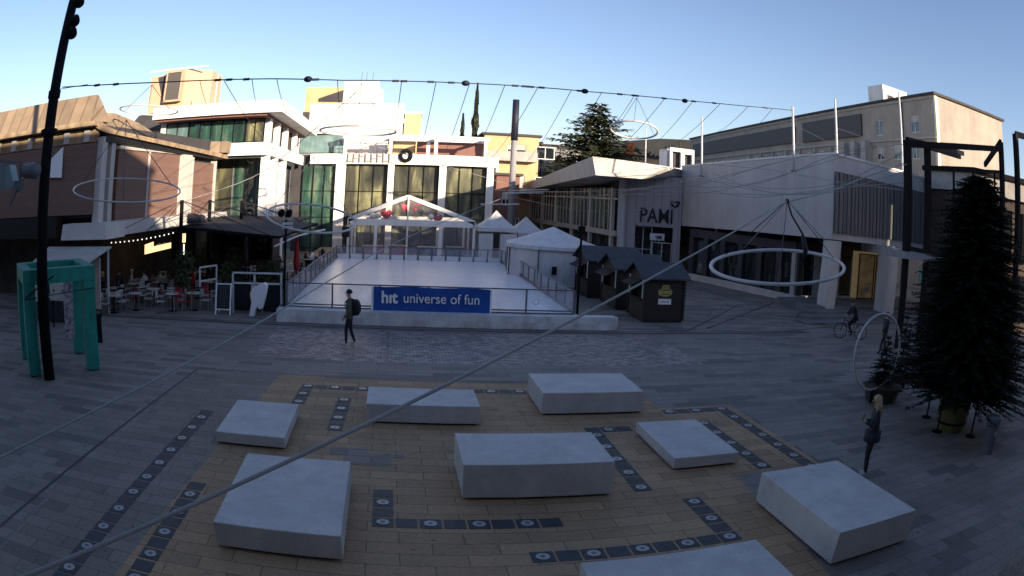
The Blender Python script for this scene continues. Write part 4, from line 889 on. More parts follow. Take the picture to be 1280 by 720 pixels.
# glass hall with canted roof
gh = root('glass_hall_building',(16,64,0),'two storey glass hall with pale mullions and big canted concrete roof','building')
HA, HB = (13.9,76.0),(15.6,50.3); LH = (Vector(HB)-Vector(HA)).length
m = MB()
nm = 26
for k in range(nm+1):
    s_ = LH*k/nm; big = (k % 5 == 0); w_ = .16 if big else .05
    m.wall(HA,HB,max(0,s_-w_),min(LH,s_+w_),.01 if big else 2.95,6.1,-.25 if big else -.08,0)
m.build('mullion','pale_concrete',gh)
m = MB(); m.wall(HA,HB,0,LH,2.55,2.95,-.3,-.27+.25); m.wall(HA,HB,0,LH,5.2,5.35,-.2,-.09); m.build('floor_edge','concrete',gh)
for k in range(5):
    a_ = LH*k/5.2; b_ = LH*(k+1)/5.2
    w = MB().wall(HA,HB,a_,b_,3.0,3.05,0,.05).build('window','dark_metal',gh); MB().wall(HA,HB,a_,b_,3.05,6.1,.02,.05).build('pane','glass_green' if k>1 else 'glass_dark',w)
    w = MB().wall(HA,HB,a_,b_,.05,.12,0,.05).build('shop_window','dark_metal',gh); MB().wall(HA,HB,a_,b_,.12,2.5,.02,.05).build('pane','shopglass',w)
MB().prism([(14.4,76),(16.2,50.9),(24,51),(24,80)],2.6,6.1).build('upper_core','interior',gh)
MB().prism([(16.0,76),(18.4,54.2),(24,54.2),(24,80)],.01,2.6).build('shop_core','interior_warm',gh)
rnd = random.Random(11); m = MB()
for k in range(60):
    s_ = rnd.uniform(.5,LH-1); z_ = rnd.uniform(.1,1.8); m.cm = rnd.randrange(4); m.wall(HA,HB,s_,s_+rnd.uniform(.1,.5),z_,z_+rnd.uniform(.2,.7),.6,.9)
goods(m,['red_cloth','cloth_pale','cloth_grey','light_cloth'],'shop_item','piece of goods displayed in the ground floor windows of the glass hall','goods','goods inside the glass hall')
m = MB()
T = dict(a=(12.3,46.0,7.95),b=(12.65,46.3,6.72),c=(15.9,46.3,6.72),d=(18.0,47.0,7.72),e=(18.4,47.6,7.85),f=(12.75,76,6.3),g=(12.9,76,5.75),h=(24,76,6.3),i=(24,54,7.9),j=(24,76,5.8),k=(20,50.2,7.3))
k_ = list(T); vs = [T[x] for x in k_]; ix = {x:i for i,x in enumerate(k_)}
m.add(vs,[tuple(ix[x] for x in fq) for fq in ('abcde','abgf','aei','fahi'.replace('fahi','afh'),'aih','bck','bkjg','cdk','dek','eik','ihjk','fgjh')])
m.build('roof','pale_concrete',gh)
# ------------------------------------------------------------------ buildings farther away
def flat_block(name, A, B, depth, z1, label, cat, wallm, wins, roofm='roof_dark', gm='glass_dark', fm='white_metal', balcony=None, group=None):
    t = root(name, (A[0],A[1],0), label, cat, group); L_ = (Vector(B)-Vector(A)).length
    m = holed_wall(MB(),A,B,.01,z1,wins,.25)
    p0,p1 = off(A,B,0,-.25),off(A,B,L_,-.25); p2,p3 = off(A,B,L_,-depth),off(A,B,0,-depth)
    m.prism([tuple(p0+(p3-p0)*.02),tuple(p1+(p2-p1)*.02),tuple(p2),tuple(p3)],.01,z1)
    m.build('wall',wallm,t)
    e0,e1_,e2_,e3_ = off(A,B,-.3,.3),off(A,B,L_+.3,.3),off(A,B,L_+.3,-depth-.3),off(A,B,-.3,-depth-.3)
    MB().prism([tuple(e0),tuple(e1_),tuple(e2_),tuple(e3_)],z1,z1+.25).build('roof',roofm,t)
    for w in wins: window(A,B,w,t,2,1,fr=.09,fmat=fm,gmat=gm,blind=random.choice((0,0,.3,.5)))
    for b in (balcony or []):
        s0_,s1_,z0_ = b; m = MB(); m.wall(A,B,s0_,s1_,z0_-.15,z0_,-1.2,-.005); m.wall(A,B,s0_,s1_,z0_,z0_+.9,-1.2,-1.12); m.build('balcony','concrete',t)
    return t
# long apartment house at the right
LA, LBp = (52.0,123.0),(45.3,44.0); Lq = (Vector(LBp)-Vector(LA)).length
wins = []
for fl_ in range(5):
    z_ = 3.2+3.0*fl_
    for k in range(20):
        s_ = Lq-3.2-3.6*k
        if fl_ == 4: 
            if k in (0,2): wins.append((s_-1.6,s_,z_-.4,z_+1.3))
            continue
        if s_ > 3: wins.append((s_-1.5,s_,z_,z_+1.5))
ap_ = flat_block('apartment_block',LA,LBp,12,18.3,'long beige apartment block with dark attic band behind the white hall','apartment building','beige_wall',wins)
m = MB(); m.wall(LA,LBp,2,Lq-33,15.0,17.2,-.25,-.01); m.wall(LA,LBp,Lq-30.5,Lq-15,14.9,17.4,-.25,-.01); m.build('attic_cladding','dark_louvre',ap_)
m = MB(); m.wall(LA,LBp,0,Lq,14.1,14.3,-.18,-.001); m.wall(LA,LBp,0,Lq,18.0,18.29,-.12,-.001)
for k in range(9): m.wall(LA,LBp,Lq-14-4.4*k,Lq-13.7-4.4*k,.01,14.05,-.3,-.001)
m.build('string_course','concrete',ap_)
m = MB(); m.tube([tuple(off(LA,LBp,Lq-6.2,.12))+(.01,),tuple(off(LA,LBp,Lq-6.2,.12))+(18,)],.08,6); m.build('downpipe','grey_metal',ap_)
EA, EB = (45.3,43.98),(57.6,45.2); Le = (Vector(EB)-Vector(EA)).length
MB().wall(EA,EB,-.02,Le,.01,18.3,-.06,.2).build('end_wall','cream_wall',ap_)
mat('orange_strip',(.6,.16,.04),.8,.1); MB().wall(EA,EB,Le+.01,Le+.8,.01,17.6,-.1,.3).build('edge_strip','orange_strip',ap_)
ra_ = AY(1104,118,55); rb_ = AY(1126,110,55); MB().box(ra_.x,rb_.x+1.0,55,58,18.55,AY(1108,107,55).z).build('roof_house','white_wall',ap_); MB().box(ra_.x+.7,ra_.x+1.7,54.95,54.99,18.7,19.6).build('roof_door','dark_wall',ap_)
m = MB()
for k in range(3): s_ = Lq-13-2.5*k; m.wall(LA,LBp,s_-1.1,s_,9.0+.6*k,14.2,-1.0,-.01)
m.build('bay','concrete',ap_)
# yellow house left of mast, grey balcony flats
Y1 = 78; a_ = AY(606,168,Y1); b_ = AY(674,172,Y1)
wn = [(2.5+3.2*k,4.6+3.2*k,z,z+1.4) for k in range(2) for z in (6.0,9.4)]
flat_block('yellow_house',(a_.x,Y1),(b_.x,Y1),10,(a_.z+b_.z)/2,'yellow apartment house with balconies behind the lighting mast','house','yellow_wall',wn,gm='glass_dark',balcony=[(.3,b_.x-a_.x-.3,5.7),(.3,b_.x-a_.x-.3,9.1)])
Y2 = 70; a_ = AY(621,219,Y2); b_ = AY(650,219,Y2)
flat_block('red_brown_house',(a_.x,Y2),(b_.x,Y2),6,a_.z,'narrow red brown house between the white building and the lighting mast','house','redbrown_wall',[(.6,1.4,4.2,5.5),(1.7,2.4,1.6,3.0)])
Y3 = 96
for (u0,u1,vt,lab) in ((652,676,178,'grey flats with stacked balconies directly right of the lighting mast'),(678,700,182,'grey flats with stacked balconies left of the cedar'),(701,742,186,'dark grey flats with pale balconies behind the cedar trunk')):
    a_ = AY(u0,vt,Y3); b_ = AY(u1,vt,Y3); Lx = b_.x-a_.x
    ws = [(.4,Lx-.4,z,z+1.6) for z in (3.2,6.2,9.2,12.0) if z+1.8 < a_.z]
    flat_block('grey_flats',(a_.x,Y3),(b_.x,Y3),10,a_.z,lab,'apartment building','grey_flat',ws,balcony=[(.2,Lx-.2,z-.3) for _,_,z,_ in ws],group='grey balcony flats behind the glass hall')
# yellow house with chimney and twin window box house near the white hall
Y4 = 84; a_ = AY(776,194,Y4); b_ = AY(838,200,Y4); Lx = b_.x-a_.x
t = flat_block('cream_house',(a_.x,Y4),(b_.x,Y4),8,a_.z,'small sunlit cream house behind the canted roof','house','yellow_wall',[(3.0,4.2,a_.z-2.4,a_.z-.9),(5,6.2,a_.z-2.4,a_.z-.9)])
ch = AY(788,178,Y4+2); MB().box(ch.x-.5,ch.x+.5,Y4+2,Y4+3,a_.z,ch.z).build('chimney','orange_strip',t)
Y5 = 62; a_ = AY(838,184,Y5); b_ = AY(868,186,Y5); Lx = b_.x-a_.x
t = root('white_stair_head',(a_.x,Y5,0),'white rooftop box with two dark openings behind the white hall','rooftop box')
m = holed_wall(MB(),(a_.x,Y5),(b_.x,Y5),4,a_.z,[(.25,Lx*.45,a_.z-1.9,a_.z-.35),(Lx*.6,Lx-.2,a_.z-1.8,a_.z-.5)],.3); m.box(a_.x,b_.x,Y5+.9,Y5+3,4,a_.z-.1); m.build('wall','white_wall',t)
MB().box(a_.x+.1,b_.x-.1,Y5+.5,Y5+.6,a_.z-2,a_.z-.3).build('opening_back','dark_wall',t)
# hills and far tree line
def hill(name, pts, y, depth, m_):
    vs = []; fs = []; n = len(pts)
    for (x,z) in pts: vs += [(x,y,-1),(x,y+depth*.3,z),(x,y+depth,-1)]
    for i in range(n-1):
        q_ = i*3; fs += [(q_,q_+3,q_+4,q_+1),(q_+1,q_+4,q_+5,q_+2)]
    return tag(MB().add(vs,fs).build(name,m_,smooth=True),kind='structure')
rnd = random.Random(4)
hp = []
for k in range(60):
    u = -100+25*k; v0 = {True:178}.get(600<u<1000,0) or (160 if u<300 else 172)
    v = v0+rnd.uniform(-2,2)+ (6*math.sin(u*.02))
    d = ray(max(0,min(1279,u)),v); t_ = 420/d.y if d.y>.05 else 420; 
    hp.append((-500+25*k, CH+ (d.z/d.y)*420 if d.y>.2 else 60))
hp = [(AY(u,v,420).x,AY(u,v,420).z) for u,v in ((60,190),(130,165),(160,140),(195,138),(240,150),(300,150),(380,165),(450,172),(530,168),(560,172),(600,182),(640,178),(700,176),(760,180),(800,172),(850,169),(900,172),(960,180),(1040,190),(1120,200))]
hill('hills',hp,420,120,'hill')
# ------------------------------------------------------------------ buildings behind the camera that shade the square
def shade_block(x0,x1,y0,y1,h,lab):
    wn = []
    for fl_ in range(int(h//3.1)):
        k = x0+1.5
        while k < x1-2.5:
            wn.append((x1-k-1.6 if False else k-x0,k-x0+1.6,1.0+3.1*fl_,2.5+3.1*fl_)); k += 3.6
    t = root('street_building',((x0+x1)/2,(y0+y1)/2,0),lab,'building','buildings on the near side of the square')
    A_,B_ = (x1,y1),(x0,y1); m = holed_wall(MB(),A_,B_,.01,h,wn,.3); m.box(x0,x1,y0,y1-.35,.01,h); m.build('wall','beige_wall',t)
    MB().box(x0-.2,x1+.2,y0-.2,y1+.25,h,h+.3).build('roof','roof_dark',t)
    f = MB()
    for w in wn: f.wall(A_,B_,w[0],w[1],w[2],w[3],.14,.2)
    f.build('window_glazing','glass_dark',t)
shade_block(-60,12.2,-16,-.8,15.0,'long plain building the square is watched from, left part')
shade_block(12.5,30,-16,-1.5,12.0,'lower plain building on the near side of the square')
shade_block(30.3,52,-18,-2.0,17.5,'taller plain building on the near side of the square, right part')
# ------------------------------------------------------------------ pergola and dark building at the right
db = root('dark_brick_building',(36,24,0),'dark brick building with white fascia in deep shade at the far right','building')
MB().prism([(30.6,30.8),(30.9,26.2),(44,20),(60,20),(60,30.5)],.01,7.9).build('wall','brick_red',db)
MB().prism([(30.3,30.9),(30.6,26.0),(44,19.6),(60,19.6),(60,30.7)],7.9,9.0).build('fascia','concrete',db)
MB().prism([(30.1,31),(30.4,25.8),(44,19.4),(60,19.4),(60,31)],9.0,9.3).build('roof','dark_metal',db)
for k in range(4): 
    a0 = Vector((30.9,26.2)); b0 = Vector((44,20)); LL = (b0-a0).length
    window((30.9,26.2),(44,20),(1.2+3.2*k,3.4+3.2*k,4.2,7.2),db,2,2,fmat='dark_metal',depth=-.06)
    window((30.9,26.2),(44,20),(1.2+3.2*k,3.4+3.2*k,.6,3.4),db,2,2,fmat='dark_metal',depth=-.06)
pg = root('steel_pergola',(25,22,0),'black steel frame pergola standing above the right columns','pergola')
m = MB(); zt = 8.95
pa = [(20.3,22),(22.0,22.3),(29.0,21.5),(31.0,22.6)]
px_ = [AY(1135,240,22),AY(1160,240,22.5),AY(1253,240,22),AY(1272,240,23)]
tops = [AY(1136,176,22).z,AY(1160,183,22.5).z,AY(1252,178,22).z,AY(1270,168,23).z]
zb_ = [AY(1131,314,22).z,AY(1158,320,22.5).z,.01,.01]
for p,tz,w_,z0_ in zip(px_,tops,(.34,.28,.26,.36),zb_): m.beam((p.x,p.y,z0_),(p.x,p.y,tz),w_,.3)
m.build('post','dark_metal',pg)
m = MB(); l = px_
m.beam((l[0].x,l[0].y,AY(1140,182,22).z),(l[2].x,l[2].y,AY(1250,186,22).z),.2,.3)
m.beam((l[1].x,l[1].y,AY(1163,212,22.5).z),(l[2].x,l[2].y,AY(1250,214,22).z),.12,.16)
m.beam((l[0].x,l[0].y,AY(1135,310,22).z),(l[1].x+1.2,l[1].y,AY(1170,318,22.5).z),.16,.2)
m.beam((l[0].x,l[0].y,tops[0]),AY(1204,192,29),.18,.3); m.beam((l[1].x,l[1].y,tops[1]),AY(1200,196,28),.18,.3); m.beam((l[2].x,l[2].y,tops[2]),(l[2].x+3,l[2].y+4,tops[2]-.8),.18,.3); m.beam((l[3].x,l[3].y,tops[3]),(l[3].x+6,l[3].y-3,tops[3]),.2,.35)
m.build('beam','dark_metal',pg)
m = MB()
for uu in (1192,1216,1243): p = AY(uu,215,22.3); m.beam((p.x,p.y,.01),(p.x,p.y,p.z),.1)
m.beam((AY(1163,262,22.3).x,22.3,AY(1163,262,22.3).z),(AY(1195,264,22.3).x,22.3,AY(1195,264,22.3).z),.05)
m.build('thin_post','dark_metal',pg)

# concrete terrace columns carrying the black frame
for p_,z_ in zip(px_[:2],zb_[:2]):
    MB().box(p_.x-.12,p_.x+.12,p_.y-.12,p_.y+.12,.01,z_-.31).build('base_column','dark_metal',pg)
MB().box(px_[0].x-.5,px_[1].x+2.2,21.5,23.0,zb_[0]-.3,zb_[0]-.01).build('base_beam','grey_flat',pg)
# ------------------------------------------------------------------ tall lighting poles
pp = G(62,474)
tp = root('lighting_pole',(pp.x,pp.y,0),'very tall dark round lighting pole with spotlights at the left','lighting pole')
MB().tube([(pp.x,pp.y,.01),(pp.x,pp.y,6.5),(pp.x,pp.y,13.5)],[.20,.185,.16],20).build('pole','dark_metal',tp,smooth=True)
MB().lathe((pp.x,pp.y,0),[(.21,.01),(.21,.06),(.195,.08)],20).build('base','dark_metal',tp)
zc = ZH(pp.x,pp.y,68,118); MB().lathe((pp.x,pp.y,zc),[(.2,-.12),(.22,-.1),(.22,.1),(.2,.12)],20).build('collar','dark_metal',tp)
zc = ZH(pp.x,pp.y,60,165); MB().lathe((pp.x,pp.y,zc),[(.2,-.1),(.3,-.06),(.3,.06),(.2,.1)],20).build('collar','dark_metal',tp)
for (u,v) in ((105,4),(98,27),(94,42)):
    z = ZH(pp.x,pp.y,u,v); s = root('x',(0,0,0),None,None); bpy.data.objects.remove(s)
    m = MB(); m.tube([(pp.x+.1,pp.y-.05,z),(pp.x+.42,pp.y-.2,z-.02)],.03,6)
    a = Vector((pp.x+.34,pp.y-.1,z+.10)); b = Vector((pp.x+.50,pp.y-.34,z-.16)); m.tube([a,a.lerp(b,.4),b],[.07,.13,.17],14); m.build('spotlight','dark_metal',tp,smooth=True)
m = MB(); pj = AY(30,212,15.2)
mast = AY(645,125,60); mx = 9.24
t = root('lighting_mast',(mx,60,0),'tall dark lighting mast standing behind the rink tents','lighting mast')
MB().tube([(mx,60,.01),(mx,60,6),(mx,60,mast.z)],[.30,.27,.22],14).build('pole','grey_flat',t,smooth=True)
MB().tube([(mx,60,9.8),(mx,60,mast.z+.02)],[.30,.28],14).build('sleeve','cable_dark',t,smooth=True)
for (u,v,w) in ((655,240,1.6),(625,254,1.6),(668,236,1.2)):
    p = AY(u,v,59); MB().beam((p.x-w,59,p.z-.15),(p.x+w,59,p.z),.09).build('light_bar','white_metal',t)
# spotlights and ring entering from the left edge
sc = root('stage_light_cluster',(-12.6,14.8,0),'dark bracket with lamp housings entering the picture from the left edge','stage lights')
def L3(u,v,y=15.0): return AY(u,v,y)
m = MB(); c = L3(38,213); m.tube([L3(28,213),L3(38,213)+Vector((0,.1,0)),L3(46,214)],[.16,.22,.2],16); m.build('lamp_housing','grey_metal',sc,smooth=True)
m = MB(); a = L3(-4,206); b = L3(12,206); c1 = L3(18,236); d = L3(-4,238); m.add([a,b,c1,d]+[p+Vector((0,.4,0)) for p in (a,b,c1,d)],[(0,1,2,3),(7,6,5,4),(0,4,5,1),(1,5,6,2),(2,6,7,3),(3,7,4,0)]); m.build('reflector','glass_teal',sc)
m = MB(); m.beam(L3(-10,201),L3(28,203),.07); m.beam(L3(26,203),L3(24,240),.06); m.beam(L3(24,232),L3(12,258),.05); m.box(L3(22,226).x-.1,L3(30,234).x,14.9,15.0,L3(22,238).z,L3(22,226).z); m.beam(L3(30,222),(pp.x,pp.y,L3(50,222).z),.05); m.build('bracket','grey_metal',sc)
# ------------------------------------------------------------------ suspended light rings
RG = 'light rings hanging over the square'
def ring(u0,u1,v0,v1,b,y,lab,hang,tilt=1,r=.055,slope=0):
    dc = ray((u0+u1)/2,(v0+v1)/2); hd = Vector((dc.x,dc.y,0)).normalized(); D_ = y/hd.y
    on = lambda u,v: O+ray(u,v)*(D_/(ray(u,v) @ hd))
    a = on(u0,v0); c = on(u1,v1); o = (a+c)/2; rad = (c-a).length/2; hw = (u1-u0)/2
    s = min(.95,b/hw); el = math.atan2(CH-o.z, D_); ang = tilt*math.asin(s)-el
    nx = (c-a).normalized(); ny = hd*math.cos(ang)+Vector((0,0,math.sin(ang)))
    t = root('light_ring',tuple(o),lab,'light ring',RG); MB().torus(o,rad,r,nx,ny,64,8).build('ring_tube','light_ring',t,smooth=True)
    hp_ = Vector(hang); m = MB()
    for k in range(3):
        q_ = o+nx*rad*math.cos(2.1*k+.5)+ny*rad*math.sin(2.1*k+.5); m = MB(); m.tube([hp_,q_],.012,5); m.build('suspension_wire','cable',t)
    return o
ring(889,1055,330,334,19,16,'large pale light ring hanging before the shop windows of the white hall',AY(984,250,16),r=.048)
ring(92,225,236,238,12,17,'light ring hanging before the shaded brown louvre wall',AY(158,150,19),r=.024)
ring(333,445,266,278,16,25,'light ring hanging above the dining terrace beside the rink',AY(392,196,26),r=.04)
ring(400,495,163,165,6,32,'thin dark light ring hanging high before the white tower block',AY(452,104,26),tilt=-1,r=.05)
ring(763,822,160,165,11,42,'thin light ring hanging beside the cedar against the sky',AY(796,122,33),tilt=-1,r=.06)
ring(150,222,136,140,5,30,'thin light ring hanging before the orange tower',AY(190,106,22),tilt=-1,r=.04)
# upright ring on the planter
c = AY(1098,438,14.6); t = root('light_ring',(c.x,14.6,.4),'upright light ring standing on the planter around a small fir','light ring',RG)
MB().torus((c.x,14.6,1.5),1.07,.04,(1,.12,0),(0,0,1),56,8).build('ring_tube','light_ring',t,smooth=True)
m = MB(); m.beam((c.x,14.6,.05),(c.x,14.6,.45),.08); m.build('foot','dark_metal',t)
# ------------------------------------------------------------------ cables
CAB = 'thin cables fanning out behind the main cable'
def cable(pts,r,lab,grp=None,m_='cable',n=6,sub=True):
    pts = [Vector(p) for p in pts]
    if sub and len(pts) > 2:
        q_ = []
        for i in range(len(pts)-1):
            p0,p1,p2,p3 = pts[max(i-1,0)],pts[i],pts[i+1],pts[min(i+2,len(pts)-1)]
            for k in range(6):
                t_ = k/6; q_.append(.5*((2*p1)+(p2-p0)*t_+(2*p0-5*p1+4*p2-p3)*t_*t_+(3*p1-p0-3*p2+p3)*t_**3))
        pts = q_+[pts[-1]]
    o = MB().tube(pts,r,n).build('cable',m_,smooth=True); return tag(o,lab,'cable',grp)
ME = Vector((22.35,31.9,0)); MA = Vector((pp.x,pp.y,0))
def mainp(u,v): s,z = SZ((MA.x,MA.y),(ME.x,ME.y),u,v); p = off((MA.x,MA.y),(ME.x,ME.y),s); return Vector((p.x,p.y,z))
mp_ = [(78,109),(130,106),(200,103),(270,100),(340,98.5),(430,100.5),(510,101.5),(582,104),(650,107.5),(735,114.5),(800,120),(860,126),(925,132),(991,138)]
mc = root('main_cable',tuple(mainp(510,101)),'thick main cable strung from the tall pole across the sky to a roof mast','cable')
pts = [mainp(*q_) for q_ in mp_]; q_ = []
for i in range(len(pts)-1): q_ += [pts[i].lerp(pts[i+1],k/4) for k in range(4)]
MB().tube(q_+[pts[-1]],.018,6).build('strand','cable_dark',mc,smooth=True)
for (u,v) in ((385,99),(582,104),(731,114),(856,126)): p = mainp(u,v); MB().ball(p,.13,10,8,(1,1,.7)).build('clamp','cable_dark',mc,smooth=True)
m = MB(); rnd = random.Random(3)
for i in range(26):
    k = rnd.uniform(0,1); j = int(k*(len(pts)-1)); p = pts[j].lerp(pts[min(j+1,len(pts)-1)],rnd.random()); m.box(p.x-.10,p.x+.10,p.y-.025,p.y+.025,p.z-.035,p.z+.03)
m.build('cable_ties','cable_dark',mc)
fan = [(250,102,264,136),(280,100.5,330,168),(315,99,323,130),(346,98.5,357,130),(422,100,427,150),(502,101.5,493,172),(545,103,530,168),(587,104,562,172),(631,106.5,604,166),(672,110,628,176),(714,113,672,180),(752,116,708,178),(793,119.5,766,152),(831,123,779,176),(866,126.5,822,172),(900,130,846,174),(935,133,902,158),(965,136,940,158)]
for i,(u0,v0,u1,v1) in enumerate(fan):
    a = mainp(u0,v0); b = AY(u1,v1,a.y+14); b2 = a.lerp(b,1.6); pts = catenary(a,b2,.25,12); cable(pts,.012,'thin cable fanning out backwards from the main cable across the sky',CAB,sub=False)
nets = [[(790,236,44),(860,240,38),(940,243,33),(1010,242,29),(1070,232,26),(1130,214,23)],
        [(800,243,44),(880,241,38),(960,224,32),(1030,203,28),(1090,186,25),(1132,180,22.2)],
        [(840,232,40),(900,234,36),(960,226,32),(1040,195,28),(1100,182,26)],
        [(740,238,50),(840,233,42),(930,214,36),(1000,196,31),(1060,184,28)],
        [(770,221,46),(850,219,40),(930,235,35),(1000,243,30),(1060,238,27)],
        [(890,216,37),(950,238,33),(1010,241,29),(1080,222,25),(1132,203,22.2)],
        [(700,246,50),(790,243,44),(850,235,40),(900,224,37),(960,205,33)],
        [(610,237,50),(700,240,46),(790,237,42),(850,231,39)],
        [(1046,160,34),(1080,172,30),(1120,190,26),(1134,196,22.2)],
        [(1000,160,34),(1040,180,31),(1080,200,28),(1132,218,22.2)]]
nets += [[(720,250,52),(800,236,44),(880,226,38),(970,236,32),(1050,228,28),(1128,190,22.3)],[(850,226,42),(930,246,35),(1020,238,29),(1130,228,22.2)],
 [(880,205,42),(960,212,36),(1040,226,30),(1132,238,22.2)],[(985,252,16),(1040,238,17),(1100,214,19),(1134,205,22)],[(430,176,34),(450,178,33),(640,232,50)],[(230,252,30),(330,214,34),(452,110,24)],[(640,246,60),(720,262,52),(800,262,46),(850,250,41)]]
for i,nn in enumerate(nets): cable([AY(*q_) for q_ in nn],.016,'thin sagging cable of the web crossing before the building fronts','thin sagging cables of the web over the square','cable_light')
# the two long diagonal cables
nd = AY(984,251,16)
m2 = root('diagonal_cable',tuple(nd),'long pale diagonal cable running from the bottom corner over the benches','cable')
s0_ = AY(-90,768,1.55)
MB().tube([s0_.lerp(nd,i/30)-Vector((0,0,.02*math.sin(PI*i/30))) for i in range(31)],.0135,8).build('strand','cable_light',m2,smooth=True)
MB().tube([nd,AY(990,270,16),AY(1003,292,16),AY(1007,302,16)],[.025,.025,.03,.03],6).build('tail','cable_dark',m2,smooth=True)
m = MB(); p = AY(1008,308,16); m.tube([AY(1003,294,16),AY(1007,312,16),AY(1006,322,16)],[.05,.085,.05],8); m.build('junction','cable_dark',m2,smooth=True)
MB().ball(nd,.06,8,6).build('eyelet','cable_dark',m2)
cable([nd,AY(1030,300,15.5)],.012,'thin stay cable from the diagonal cable down to the big ring','thin stays of the big ring','cable_light',sub=False)
cable([nd,AY(930,310,16.4)],.012,'thin stay cable from the diagonal cable down to the big ring','thin stays of the big ring','cable_light',sub=False)
e_ = Vector((mx,60,ZH(mx,60,637,243))); pl_ = [AY(-60,602,6.2),AY(0,572,6.9),AY(190,478,10.2),AY(330,398,15.5),AY(430,340,23),AY(515,296,33),AY(590,262,46),e_]
a = AY(-60,602,6.2)
cable([AY(-60,600,5.6)]+[AY(u,v,y) for u,v,y in ((0,572,6.5),(190,477,9.6),(330,400,13.8),(430,340,20),(515,294,30))]+[e_],.017,'long grey diagonal cable running from the left edge over the rink to the lighting mast',None,'cable_light')
# cable on the tall pole
cable([(pp.x,pp.y,ZH(pp.x,pp.y,78,112)),AY(110,105.5,18)],.012,'short stay cable beside the top collar of the tall pole',sub=False)
# ------------------------------------------------------------------ masts on roofs
def pole_at(u,v0,v1,y,lab,r=.06,grp='slim white masts on the roofs',x=None):
    a = AY(u,v1,y); b = AY(u,v0,y); t = root('roof_mast',(a.x,y,a.z-1.0),lab,'mast',grp); MB().tube([(a.x,y,a.z-1.0),(a.x,y,b.z)],[r,r*.7],8).build('pole','white_metal',t,smooth=True)
    MB().lathe((a.x,y,a.z-1.0),[(r*2,-.02),(r*2,.05),(r,.07)],10).build('base','grey_metal',t)
pole_at(992,134,192,33.0,'slim white mast on the hall roof where the main cable ends',.09)
pole_at(1046,124,190,33.2,'slim white mast at the near corner of the hall roof',.09)
pole_at(1128,116,212,33.6,'tall slim white mast on the hall roof before the apartment block',.09)
pole_at(877,146,203,46,'slim white mast at the far end of the hall roof',.09)
pole_at(807,160,190,60,'slim white mast beside the sunlit cream house',.07)
pole_at(268,92,130,46,'slim white mast on the flat roof of the white building wing',.06)
# ------------------------------------------------------------------ dining terrace at the left
tw = root('awning_structure',(-10.2,30.2,0),'dark steel frame with stretched dark awnings over the dining terrace','awning')
m = MB()
P1 = (-10.25,30.2); P2 = (-9.55,33.0); P3 = (-8.6,36.5); zt = 4.6
for (x,y,z) in ((P1[0],P1[1],4.62),(P2[0],P2[1],4.58),(P3[0],P3[1],4.5)): m.beam((x,y,.01),(x,y,z),.16)
m.build('post','dark_metal',tw)
m = MB()
m.add([(-13.6,27.6,3.02),(-10.25,30.2,3.35),(-9.4,33.6,3.42),(-12.6,34.5,3.15),(-13.6,27.6,3.08),(-10.25,30.2,3.41),(-9.4,33.6,3.48),(-12.6,34.5,3.21)],[(0,3,2,1),(4,5,6,7),(0,1,5,4),(1,2,6,5),(2,3,7,6),(3,0,4,7)])
m.build('awning_cloth','dark_canvas',tw)
m = MB(); m.add([(-10.2,30.3,3.42),(-5.0,29.2,3.0),(-3.9,33.5,3.42),(-8.9,35.5,3.5),(-10.2,30.3,3.48),(-5.0,29.2,3.06),(-3.9,33.5,3.48),(-8.9,35.5,3.56)],[(0,3,2,1),(4,5,6,7),(0,1,5,4),(1,2,6,5),(2,3,7,6),(3,0,4,7)])
m.build('awning_cloth','dark_canvas',tw)
m = MB(); m.add([(-12.0,35.6,3.4),(-5.6,35.2,3.35),(-5.2,42.0,3.4),(-11.4,42.6,3.5),(-12.0,35.6,3.46),(-5.6,35.2,3.41),(-5.2,42.0,3.46),(-11.4,42.6,3.56)],[(0,3,2,1),(4,5,6,7),(0,1,5,4),(1,2,6,5),(2,3,7,6),(3,0,4,7)]); m.build('awning_cloth','dark_canvas',tw)
m = MB(); m.beam((-13.6,27.55,3.05),(-10.25,30.15,3.38),.1); m.beam((-10.25,30.1,3.38),(-5.0,29.1,3.03),.1); m.beam((-10.25,30.2,3.3),(-7.5,44,3.4),.1); m.beam((-5.0,29.2,3.05),(-3.9,33.5,3.4),.08); m.build('beam','dark_metal',tw)
m = MB()
for (x,y,z) in ((P1[0],P1[1],4.6),(P2[0],P2[1],4.56),(P3[0],P3[1],4.48)):
    for (dx,dy,ez) in ((-3.3,-2.4,3.1),(-1.6,-1.3,3.2),(2.5,-.5,3.25),(4.9,-1.0,3.05),(3,2.5,3.4),(-2.4,3.4,3.2)): m.tube([(x,y,z),(x+dx,y+dy,ez)],.018,5)
m.build('stay_wire','cable',tw)
MB().hexa([(-10.0,30.4,3.55),(-9.2,30.3,3.55),(-9.2,31.3,3.55),(-10.0,31.4,3.55),(-10.0,30.5,4.0),(-9.3,30.4,3.95),(-9.3,31.2,3.9),(-10.0,31.3,4.0)]).build('folded_cloth','dark_canvas',tw)
# string of bulbs
sl_ = root('string_lights',(-12,28.5,2.9),'string of small white bulbs along the edge of the dark awning','string lights')
pts = catenary((-13.5,27.7,2.92),(-10.4,30.1,3.25),.1,16); MB().tube(pts,.01,4).build('wire','cable',sl_)
for p in pts[1:-1]: MB().ball(p-Vector((0,0,.05)),.035,6,5).build('bulb','bulb',sl_)
